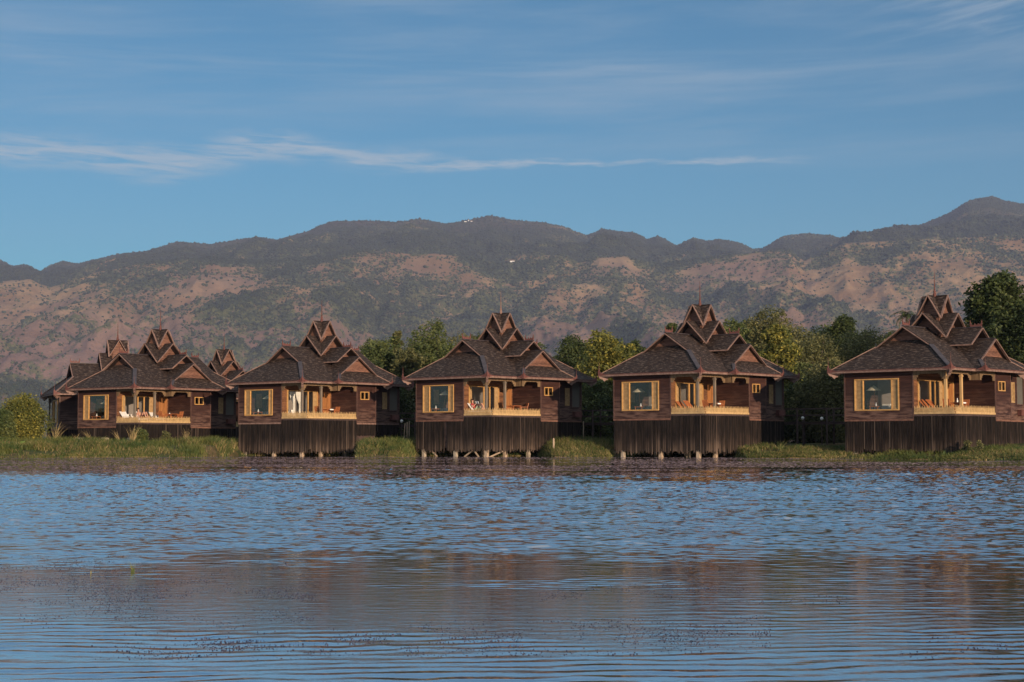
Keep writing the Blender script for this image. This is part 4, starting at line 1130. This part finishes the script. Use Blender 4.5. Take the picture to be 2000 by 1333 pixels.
stake(at(1081, 110), 110, -.6, zat(858, 110), .075, 'thick pale stake standing in the water right of the reader')
stake(at(1139, 116), 116, .5, zat(824, 116), .04, 'slim pale pole behind the thick stake')
stake(at(788, 118), 118, .5, zat(828, 118), .04, 'thin pole leaning beside the curtained bungalow', .15)
stake(at(796, 118.4), 118.4, .5, zat(826, 118), .055, 'middle pale pole of the three by the curtained bungalow')
stake(at(800, 118), 118, .5, zat(824, 118), .04, 'rightmost slim pole of the three by the curtained bungalow')


def globe_lamp(px, py, Y, label):
    x = at(px, Y); z = zat(py, Y); t = empty('globe_lamp', (x, Y, .6), 0, label, 'lamp', 'globe lamps along the boardwalk')
    mb = MB(); mb.tube((0, 0, 0), (0, 0, z-.6), .04, .03, 8); mb.build('pole', 'dark_timber', t)
    mb = MB(); mb.lathe([(.0, -.12), (.07, -.10), (.12, 0), (.085, .085), (0, .12)], (0, 0, z-.6), 12); mb.build('globe', 'white_paint', t, True)


globe_lamp(785, 823, 121, 'white globe lamp on a pole beside the curtained bungalow')
globe_lamp(1566, 817, 109.5, 'white globe lamp nearer the bungalow with dark loungers')
globe_lamp(1603, 818, 108.5, 'white globe lamp nearer the right edge bungalow')
for i, (px, lb) in enumerate(((161, 'left'), (208, 'middle'), (258, 'right'))):
    mb = MB(); Y = 119.6-i*.5; z1 = zat(856, Y)
    mb.box(-.20, .20, -.20, .20, 0, z1-.4); mb.box(-.17, .17, -.17, .17, z1-.4, z1-.37)
    o = mb.build('concrete_pillar', 'concrete'); o.location = (at(px, Y), Y, .4); o.rotation_euler = (0, 0, hrot(0))
    tag(o, 'squat concrete pillar in the grass, %s one of the three below the leftmost veranda' % lb, 'pillar', 'concrete pillars in the bank')

# ------------------------------------------------------------------ vegetation
def leaf_cloud(rg, centers, radii, n, size, flat=.6, droop=0.):
    """rhombic leaves on the outer shell of several lobes"""
    w = np.array([r[0]*r[2] for r in radii]); w = w/w.sum(); k = rg.choice(len(w), n, p=w)
    Cc = np.array(centers)[k]; Rr = np.array(radii)[k]
    d = rg.standard_normal((n, 3)); d /= np.linalg.norm(d, axis=1)[:, None]
    rr = rg.uniform(.45, 1.08, n)**.6
    lump = .80+.40*np.array(vnoise(d[:, 0]*3+k*7.1, d[:, 2]*3+d[:, 1]*2.1+k*3.3, 5))
    P = Cc+d*Rr*(rr*lump)[:, None]+rg.standard_normal((n, 3))*Rr*.13
    P[:, 2] += .35*(vnoise(P[:, 0]*.9+9, P[:, 1]*.9, 8)-.5)*Rr[:, 2]
    a = rg.standard_normal((n, 3)); a[:, 2] = a[:, 2]*flat-droop; a /= np.linalg.norm(a, axis=1)[:, None]
    b = np.cross(a, rg.standard_normal((n, 3))); b /= np.linalg.norm(b, axis=1)[:, None]
    s = size*rg.uniform(.6, 1.4, n)[:, None]
    V = np.stack([P-a*s, P+b*s*.48, P+a*s, P-b*s*.48], 1).reshape(-1, 3)
    F = np.arange(n*4).reshape(-1, 4)
    return V, F, np.clip(rg.uniform(0, 1, n)*.8+.2*rg.uniform(0, 1, len(w))[k], 0, 1)


def tree(x, y, h, wid, mat, label, seed, n=9000, leaf=.16, name='tree', lobes=9, low=.12, shape='round', group='trees behind the bungalows', z0=None, cat='tree'):
    rg = np.random.default_rng(seed); r2 = random.Random(seed)
    z0 = float(gz(np.array([x]), np.array([y]))[0])-.1 if z0 is None else z0
    t = empty(name, (x, y, z0), 0, label, cat, group)
    cs, rs = [], []; lobes = int(lobes*1.7)
    for i in range(lobes):
        q = (i+.5)/lobes; zc = h*(low+(.93-low)*q)
        prof = {'round': math.sin(math.pi*(.18+.70*q))**.8, 'cone': 1.02-.78*q, 'bush': math.cos(q*1.25), 'top': .35+.65*math.sin(math.pi*min(1, q*1.05))}[shape]
        a = i*2.4+r2.uniform(-.5, .5); rad = wid/2*prof*r2.uniform(.35, .62)
        cs.append((math.cos(a)*rad, math.sin(a)*rad, min(zc, h*.88)))
        b = wid/2*r2.uniform(.28, .56)*(.66+.5*prof); rs.append((b, b, b*r2.uniform(.7, 1.05)))
    # small outlier sprays break the outline
    for i in range(int(lobes*1.6)):
        j = r2.randrange(len(cs[:lobes])); c, rr = cs[j], rs[j]
        d = Vector((r2.gauss(0, 1), r2.gauss(0, 1), r2.gauss(.45, .8))).normalized()
        q = Vector(c)+Vector((d.x*rr[0], d.y*rr[0], d.z*rr[2]))*r2.uniform(.9, 1.2); b = rr[0]*r2.uniform(.22, .38)
        q.z = min(q.z, h-.5*b); cs.append(tuple(q)); rs.append((b, b, b*.8))
    V, F, r = leaf_cloud(rg, cs, rs, int(n*1.8), leaf*.72)
    V[:, 2] = np.maximum(V[:, 2], .05)
    npmesh('crown', V, F, mat, rnd=r, parent=t)
    mb = MB(); k = h*.5; tr = .02*h+.05
    mb.tube((0, 0, -.2), (r2.uniform(-.2, .2), 0, k), tr, tr*.55, 8)
    for c in cs[:lobes]:
        s = r2.uniform(.2, .5)*h
        if c[2] > s: mb.tube((0, 0, s*.8), c, tr*.42, tr*.12, 5)
    mb.build('trunk', 'bark', t)
    return t


def T(px, py_top, Y, wpx, mat, label, seed, **kw):
    x = at(px, Y); h = zat(py_top, Y)-1.0
    return tree(x, Y, h, wpx*1.12/3050*Y, mat, label, seed, **kw)


# behind the gap between the curtained bungalow and the reader
T(742, 655, 136, 110, 'leaf_mid', 'dark leafy tree directly right of the curtained roof', 1, n=13000, lobes=11)
T(722, 690, 131, 60, 'leaf_dark', 'low dark tree tucked behind the right side of the curtained roof', 2, n=6000)
T(775, 622, 137, 30, 'leaf_olive', 'thin spindly sapling poking above the dark trees', 3, n=1800, lobes=11, shape='cone', leaf=.2, low=.45)
T(848, 630, 138, 125, 'leaf_mid', 'broad green tree left of the reader bungalow', 4, n=15000, lobes=12)
T(800, 675, 133, 80, 'leaf_olive', 'olive bushy tree between two roofs', 5, n=8000)
T(880, 660, 143, 70, 'leaf_dark', 'dark tree half hidden by the left slope of the reader roof', 6, n=6000)
T(940, 640, 146, 70, 'leaf_mid', 'green tree top left of the reader roof tower', 7, n=6000)
T(1040, 648, 148, 70, 'leaf_mid', 'green tree top right of the reader roof tower', 8, n=6000)
T(760, 745, 127, 120, 'leaf_dark', 'dark undergrowth tree low beside the curtained bungalow', 9, n=9000, shape='bush', low=.05)
# between the reader and the dark loungers
T(1118, 650, 138, 85, 'leaf_dark', 'dark bluish tree left of the pale yellow tree', 10, n=9000)
T(1185, 640, 128, 105, 'leaf_yellow', 'pale yellow green tree between the third and fourth roofs', 11, n=9000, leaf=.19, lobes=11)
T(1242, 655, 136, 60, 'leaf_dark', 'small dark tree right of the pale yellow tree', 12, n=5000)
T(1160, 740, 125, 120, 'leaf_mid', 'leafy undergrowth tree beside the reader bungalow', 13, n=11000, shape='bush', low=.05)
T(1190, 775, 122, 80, 'leaf_dark', 'dark low bush behind the boardwalk', 14, n=6000, shape='bush', low=.04, cat='bush')
T(1314, 606, 140, 38, 'leaf_dark', 'small dark tree top left of the fourth roof tower', 15, n=4500, lobes=12, shape='cone', low=.35)
# between the dark loungers and the right edge bungalow
T(1432, 606, 134, 90, 'leaf_mid', 'green tree right of the fourth roof tower', 16, n=9000)
T(1505, 592, 139, 130, 'leaf_olive', 'tall rounded olive tree behind the fourth roof', 17, n=16000, lobes=12)
T(1515, 622, 121, 80, 'leaf_yellow', 'bright yellow leaved tree in front of the olive trees', 18, n=8500, leaf=.18, lobes=11)
T(1590, 636, 130, 125, 'leaf_olive', 'feathery olive tree right of the bright yellow tree', 19, n=13000, lobes=12, leaf=.14)
T(1650, 596, 142, 70, 'leaf_dark', 'tall dark tree rising behind the feathery olive trees', 20, n=11000, lobes=14, low=.35)
T(1690, 634, 134, 130, 'leaf_olive', 'feathery olive tree left of the right edge roof', 21, n=13000, lobes=12, leaf=.14)
T(1745, 632, 145, 60, 'leaf_dark', 'dark tree top directly left of the right edge roof', 22, n=6000, lobes=12, low=.4)
T(1570, 745, 117, 110, 'leaf_dark', 'dark undergrowth right of the fourth bungalow', 23, n=10000, shape='bush', low=.03, cat='bush')
T(1625, 700, 115, 120, 'leaf_olive', 'bushy olive tree at the left wall of the right edge bungalow', 24, n=14000, lobes=12, low=.05, leaf=.14)
T(1560, 690, 124, 60, 'leaf_mid', 'mid green tree behind the eave of the fourth bungalow', 25, n=6000)
for k, (px, py, Y, w_, mt, lb) in enumerate(((700, 690, 140, 90, 'leaf_olive', 'olive tree low behind the curtained roof ridge'), (820, 665, 147, 110, 'leaf_mid', 'green tree filling the gap behind the broad green one'), (905, 652, 150, 90, 'leaf_olive', 'olive tree behind the left slope of the third roof'),
        (1075, 680, 146, 80, 'leaf_olive', 'olive tree at the right slope of the third roof'), (1150, 662, 142, 110, 'leaf_mid', 'green tree behind the pale yellow one'), (1215, 668, 139, 90, 'leaf_olive', 'olive tree right behind the pale yellow one'), (1275, 690, 137, 80, 'leaf_dark', 'dark tree at the left slope of the fourth roof'),
        (1465, 618, 144, 110, 'leaf_mid', 'green tree filling between the fourth tower and the tall olive one'), (1560, 636, 143, 120, 'leaf_olive', 'olive tree behind the feathery ones'), (1620, 628, 146, 110, 'leaf_mid', 'green tree left of the tall dark one'), (1725, 650, 141, 90, 'leaf_olive', 'olive tree at the left slope of the last roof'), (1555, 700, 127, 110, 'leaf_olive', 'olive tree low beyond the bright yellow one'))):
    T(px, py, Y, w_, mt, lb, 80+k, n=11000, lobes=11, leaf=.15)
# right edge
T(1905, 598, 126, 62, 'leaf_yellow', 'yellow green tree right of the last roof tower', 26, n=6000)
T(1985, 600, 118, 190, 'leaf_dark', 'very large dark tree filling the right edge', 27, n=26000, lobes=16, low=.05, leaf=.19)
T(1950, 516, 119, 130, 'leaf_dark', 'upright dark tree with drooping leaves above the large dark one', 133, n=15000, lobes=12, shape='bush', leaf=.26, low=.35)
T(2080, 560, 116, 200, 'leaf_dark', 'dark tree mostly outside the right edge', 29, n=16000, lobes=12)
# left edge
T(42, 778, 128, 100, 'leaf_yellow', 'round yellow green bush at the left edge', 30, n=15000, lobes=12, shape='bush', low=.12, leaf=.13, cat='bush', group='bushes at the left edge')
T(8, 800, 124, 60, 'leaf_mid', 'lower green bush cut by the left edge', 31, n=7000, lobes=9, shape='bush', low=.08, leaf=.13, cat='bush', group='bushes at the left edge')
T(-60, 790, 126, 110, 'leaf_olive', 'olive bush beyond the left edge', 32, n=7000, shape='bush', low=.08, cat='bush', group='bushes at the left edge') if False else None
T(276, 832, 117.5, 30, 'leaf_mid', 'small leafy shrub growing against the leftmost veranda', 33, n=1800, lobes=6, shape='top', low=.1, leaf=.10, cat='shrub', name='shrub', group='shrubs below the verandas')
T(325, 838, 116.5, 18, 'leaf_olive', 'thin dry shrub right of the leafy one', 34, n=700, lobes=5, shape='top', low=.1, leaf=.09, cat='shrub', name='shrub', group='shrubs below the verandas')
T(1885, 838, 92.6, 26, 'leaf_olive', 'dry climbing plant at the front corner of the right edge bungalow', 35, n=900, lobes=6, shape='cone', low=.05, leaf=.07, cat='shrub', name='shrub', group='shrubs below the verandas')
T(1910, 836, 91.2, 20, 'leaf_olive', 'dry climbing plant further right on the same skirt', 36, n=600, lobes=6, shape='cone', low=.05, leaf=.07, cat='shrub', name='shrub', group='shrubs below the verandas')
for k, px in enumerate((1090, 1130, 1165, 1210, 1262)):
    T(px, (800, 790, 806, 800, 700)[k], (121, 124, 120, 123, 131)[k], 55, 'leaf_dark' if k % 2 else 'leaf_mid', ('dark bush by the reader skirt', 'bush directly behind the boardwalk rail', 'low green bush under the boardwalk', 'shaded bush left of the fourth bungalow', 'shaded tree behind the left eave of the fourth bungalow')[k], 40+k, n=4500, shape='bush', low=.04, cat='bush', group='bushes behind the boardwalk')


def palm(px, py, Y, label, seed):
    x, z1 = at(px, Y), zat(py, Y); rg = random.Random(seed); t = empty('palm_tree', (x, Y, 1.), 0, label, 'palm tree', 'palms beyond the trees')
    mb = MB(); mb.tube((0, 0, 0), (.2, 0, z1-1.6), .18, .11, 8); mb.build('trunk', 'bark', t)
    mb = MB(); c = Vector((.2, 0, z1-1.6))
    for k in range(22):
        a = k*2.4; el = rg.uniform(-.3, .9); L = rg.uniform(1.6, 2.2); prev = c
        for i in range(6):
            q = i/6; d = Vector((math.cos(a)*math.cos(el-q*1.7), math.sin(a)*math.cos(el-q*1.7), math.sin(el-q*1.7)))
            nx = prev+d*L/6; sd_ = d.cross(Vector((0, 0, 1))).normalized()
            for s in (1, -1):
                for m_ in range(2):
                    o = prev+(nx-prev)*m_/2; mb.poly([o, o+d*.12, o+sd_*s*.45*(1-q*.6)+d*.15-Vector((0, 0, .12))], rg.random())
            prev = nx
    mb.build('crown', 'leaf_dark', t)


palm(1768, 606, 165, 'small distant palm left of the last roof tower', 1)
palm(1752, 640, 172, 'lower distant palm behind the last roof', 2)


# grass on the bank ------------------------------------------------
def blades(n, seed, xr, mat, hmin, hmax, dr, name, label, straw=None, wid=.018):
    rg = np.random.default_rng(seed)
    x = rg.uniform(*xr, n); d = rg.uniform(0, 1, n)**1.5*(dr[1]-dr[0])+dr[0]; y = shore(x)+d
    cl = fbm(x*.55, y*.55, 3, 21); keep = rg.uniform(0, 1, n) < np.clip((cl-.34)*4.2, .05, 1)
    if straw is not None: keep &= (fbm(x*.16, y*.3, 3, 77) > straw)
    x, y, cl = x[keep], y[keep], cl[keep]; n = len(x)
    z = gz(x, y); h = rg.uniform(hmin, hmax, n)*(.30+1.35*cl)*np.clip(.45+(y-shore(x))*.16, .45, 1.)*np.interp(x, [14, 21], [1, .62])
    a = rg.uniform(0, 6.28, n); ln = rg.uniform(.1, .95, n)*h; w = wid*rg.uniform(.6, 1.4, n)
    dx, dy = np.cos(a), np.sin(a); b = rg.uniform(0, 6.28, n); bx, by = np.cos(b)*w, np.sin(b)*w
    P0 = np.stack([x-bx, y-by, z-.03], -1); P1 = np.stack([x+bx, y+by, z-.03], -1)
    P2 = np.stack([x+bx*.8+dx*ln*.3, y+by*.8+dy*ln*.3, z+h*.6], -1); P3 = np.stack([x-bx*.8+dx*ln*.3, y-by*.8+dy*ln*.3, z+h*.6], -1)
    P4 = np.stack([x+dx*ln, y+dy*ln, z+h], -1)
    V = np.stack([P0, P1, P2, P3, P4], 1).reshape(-1, 3); q = np.arange(n)[:, None]*5
    F = np.concatenate([q+np.array([[0, 1, 2]]), q+np.array([[0, 2, 3]]), q+np.array([[3, 2, 4]])])
    r = np.tile(np.clip(rg.uniform(0, 1, n)*.7+.45*(fbm(x*.25, y*.25, 2, 5)-.3), 0, 1), 3)
    tag(npmesh(name, V, F, mat, rnd=r), label, kind='stuff')


blades(150000, 1, (-42, 34), 'grass', .20, .58, (-.1, 11), 'shore_grass', 'long green grass covering the bank under the bungalows')
blades(60000, 2, (-42, 34), 'grass_straw', .18, .52, (0., 7), 'dry_grass', 'dry straw coloured grass mixed into the bank', straw=.43)
blades(26000, 3, (-42, 34), 'grass_straw', .10, .24, (-.25, .6), 'waterline_stubble', 'short pale stubble along the waterline', wid=.014)


def reed(px, py, Y, h, label, seed, n=7, mat='grass', lean=0., z0=0., name='reed', group='reeds standing in the water'):
    rg = random.Random(seed); mb = MB()
    for k in range(n):
        a = rg.uniform(0, 6.28); o = Vector((rg.uniform(-.1, .1)*h, rg.uniform(-.1, .1)*h, 0)); hh = h*rg.uniform(.5, 1); ln = rg.uniform(.1, .5)*hh
        d = Vector((math.cos(a)*ln+lean*hh, math.sin(a)*ln, 0)); w = .011*h+.0012*(h < .3)+.003*(h > .3); prev = o; s = Vector((w, 0, 0))
        for i in range(4):
            q = (i+1)/4; nx = o+d*q*q+Vector((0, 0, hh*q*(1-.15*q))); ww = s*(1-q)
            mb.poly([prev-s*(1-i/4), prev+s*(1-i/4), nx+ww, nx-ww] if i < 3 else [prev-s*.25, prev+s*.25, nx], rg.random()); prev = nx
    o = mb.build(name, mat); o.location = (at(px, Y), Y, z0); tag(o, label, 'reed', group)


reed(266, 1118, 12.7, .125, 'small green reed tuft in the open water', 3, 9, 'grass', name='water_reed')
reed(186, 1120, 12.5, .07, 'tiny green reed left of the larger tuft', 4, 4, 'grass', name='water_reed')
for k, (px, Y, h, ln, lb) in enumerate(((112, 119.5, 2.1, .25, 'tall straw coloured reeds in front of the dark shaded bungalow'), (102, 120, 1.2, -.5, 'drooping dry reeds left of the tall straw clump'), (150, 118.5, 1.1, .1, 'short dry reeds by the left concrete pillar'),
                                       (178, 118, 1.4, -.4, 'leaning thin reeds between two concrete pillars'), (235, 117.5, 1.3, -.45, 'leaning reeds left of the right concrete pillar'), (262, 117, 1.8, .1, 'tall reeds at the corner of the leftmost veranda'),
                                       (365, 116.5, 1.5, .1, 'single tall reeds right of the leftmost veranda'), (590, 112, .9, .2, 'green reeds right of the curtained stilts'), (1520, 101.5, 1.2, .25, 'long bright reeds right of the fourth bungalow'), (1480, 102, 1.0, -.2, 'green reeds beside the fourth bungalow skirt'))):
    reed(px, 0, Y, h, lb, 60+k, 26, 'grass_straw' if k < 7 else 'grass', ln, z0=float(gz(np.array([at(px, Y)]), np.array([Y]))[0]), name='reed_clump', group='reed clumps on the bank')


def lotus(px, py, Y, r, label):
    z = zat(py, Y); g = float(gz(np.array([at(px, Y)]), np.array([Y]))[0]); t = empty('lotus_leaf', (at(px, Y), Y, g), 0, label, 'lotus leaf', 'lotus leaves at the left edge')
    mb = MB(); n = 14; zz = z-g
    for i in range(n):
        a, b = 2*math.pi*i/n, 2*math.pi*(i+1)/n
        q = lambda t_, rr: (rr*math.cos(t_), rr*math.sin(t_)-.0, zz+rr*(.35+.12*math.sin(3*t_))-rr*math.sin(t_)*.9*-1*.6)
        mb.poly([(0, 0, zz), q(a, r), q(b, r)], .5+.3*math.sin(a*2))
    mb.build('leaf', 'lotus', t)
    mb = MB(); mb.tube((0, 0, 0), (0, 0, zz), .02, .015, 6); mb.build('stem', 'lotus', t)


for (px, py, Y, r, lb) in ((61, 873, 110, .28, 'bright round lotus leaf, largest at the left edge'), (73, 876, 110.5, .2, 'lotus leaf right beside the largest'), (38, 874, 111, .25, 'paler lotus leaf left of the largest'), (26, 876, 110, .22, 'brownish lotus leaf nearer the left edge'),
                          (12, 868, 112, .22, 'lotus leaf closest to the left edge'), (48, 866, 113, .18, 'small lotus leaf behind the others')):
    lotus(px, py, Y, r, lb)


# floating weed ------------------------------------------------
def pond_stuff(name, label, mat, n, seed, Yr, hr, mask, wid):
    rg = np.random.default_rng(seed); y = np.exp(rg.uniform(math.log(Yr[0]), math.log(Yr[1]), n)); x = rg.uniform(-.36, .36, n)*y
    k = mask(x, y, rg); x, y = x[k], y[k]; n = len(x)
    h = rg.uniform(*hr, n); w = wid*rg.uniform(.5, 1.6, n); a = rg.uniform(-.9, .9, n); bx, by = np.cos(a)*w, np.sin(a)*w; ln = rg.uniform(-.6, .6, n)*h
    P = [np.stack([x-bx, y-by, x*0-.002], -1), np.stack([x+bx, y+by, x*0-.002], -1), np.stack([x+bx*.7+ln, y+by, h], -1), np.stack([x-bx*.7+ln, y-by*.5, h*.85], -1)]
    V = np.stack(P, 1).reshape(-1, 3); F = np.arange(n*4).reshape(-1, 4)
    tag(npmesh(name, V, F, mat, rnd=rg.uniform(0, 1, n)), label, kind='stuff')


def near_mask(x, y, rg):
    px = 1000+x/y*3052; py = 863+CAMZ*3052/y
    g = fbm(px/90, py/14, 4, 3, .6)
    z1 = (px < 620)*np.clip(1-np.abs(py-1150+np.maximum(0, px-300)*-.03)/75, 0, 1)
    z2 = np.clip(1-np.abs(py-(1262-.02*px))/40, 0, 1)*np.clip((px-180)/200, 0, 1)*(px < 1500)*.8
    z3 = np.clip(1-np.abs(py-1158)/22, 0, 1)*(px > 1050)*(px < 1650)*.7
    z4 = (py > 1240)*(px > 1750)*.3
    d = np.maximum(np.maximum(z1, z2), np.maximum(z3, z4))
    return rg.uniform(0, 1, len(x)) < d*np.clip((g-.42)*5, 0, 1)


pond_stuff('floating_pondweed', 'dark specks of pondweed breaking the near water surface', 'weed_dark', 110000, 3, (7.6, 14.6), (.0005, .004), near_mask, .0035)


def far_mask(x, y, rg):
    g = fbm(x/y*6, np.log(y)*16, 4, 9, .55); dens = np.interp(y, [26, 40, 52, 75, 100, 107], [0, .45, .6, .8, .8, .6])*np.where((x/y < -.13) | (y > 44), 1, .35)
    return (rg.uniform(0, 1, len(x)) < dens*np.clip((g-.50+.1*np.clip((y-45)/20, 0, 1))*9, 0, 1)) & (y < shore(x)-.3)


pond_stuff('floating_weed_mat', 'mauve brown weed floating in bands near the far shore', 'weed', 80000, 5, (30, 110), (.004, .012), far_mask, .06)


# white hermitages high on the hills
def hilltop(px, py, Y, label, kind):
    x = at(px, Y); z = zray(py, Y)+CAMZ
    if kind: x, z = (px-1000)/3033*Y, float(hill_h(np.array([float(px)]), np.array([Y]))[1][0])+1
    t = empty('hill_temple', (x, Y, z-3), 0, label, 'temple', 'white buildings on the hills'); t.scale = (.7, .7, .6) if not kind else (1, 1, 1)
    if kind:
        mb = MB(); mb.lathe([(6, 0), (6, 3), (4, 4.5), (3.4, 7.5), (1.6, 10), (.8, 13), (.1, 18)], n=12); mb.build('stupa', 'white_paint', t)
        mb = MB(); mb.box(8, 22, -4, 4, 0, 6); mb.box(-22, -9, -4, 4, 0, 5); mb.build('hall', 'white_paint', t)
        mb = MB(); mb.prism([(-8, 0), (8, 0), (0, 4)], (15, 0, 6), (1, 0, 0), (0, 0, 1), (0, 9, 0)); mb.build('roof', 'trim', t)
    else:
        mb = MB(); mb.box(-24, 0, -5, 5, 0, 8); mb.box(2, 14, -4, 4, 0, 6); mb.box(17, 22, -3, 3, 0, 10); mb.build('hall', 'white_paint', t)
        mb = MB(); mb.prism([(-14, 0), (14, 0), (0, 4)], (-12, 0, 8.05), (1, 0, 0), (0, 0, 1), (0, 11, 0)); mb.build('roof', 'trim', t)


hilltop(915, 437, YB-90, 'white hilltop pagoda with low halls on the highest ridge', 1)
hilltop(1005, 511, 5750, 'long white building lower down the mountain slope', 0)

# ------------------------------------------------------------------ air
def haze():
    me = bpy.data.meshes.new('haze'); mb = MB(); mb.box(-7500, 7500, -700, 9990, -8, 1345)
    me.from_pydata(mb.v, [], mb.f)
    m, t, out = newmat('haze_air'); me.materials.append(m)
    v = t.n('ShaderNodeVolumePrincipled', {'Color': HAZE_COL, 'Density': HAZE_D, 'Anisotropy': 0.0})
    t.nt.links.new(v.outputs[0], out.inputs['Volume'])
    o = bpy.data.objects.new('haze', me); C.objects.link(o); tag(o, 'thin bluish air between the lake and the mountains', kind='stuff')


HAZE_COL = (.60, .68, 1.0)
HAZE_D = 4.9e-5
haze()
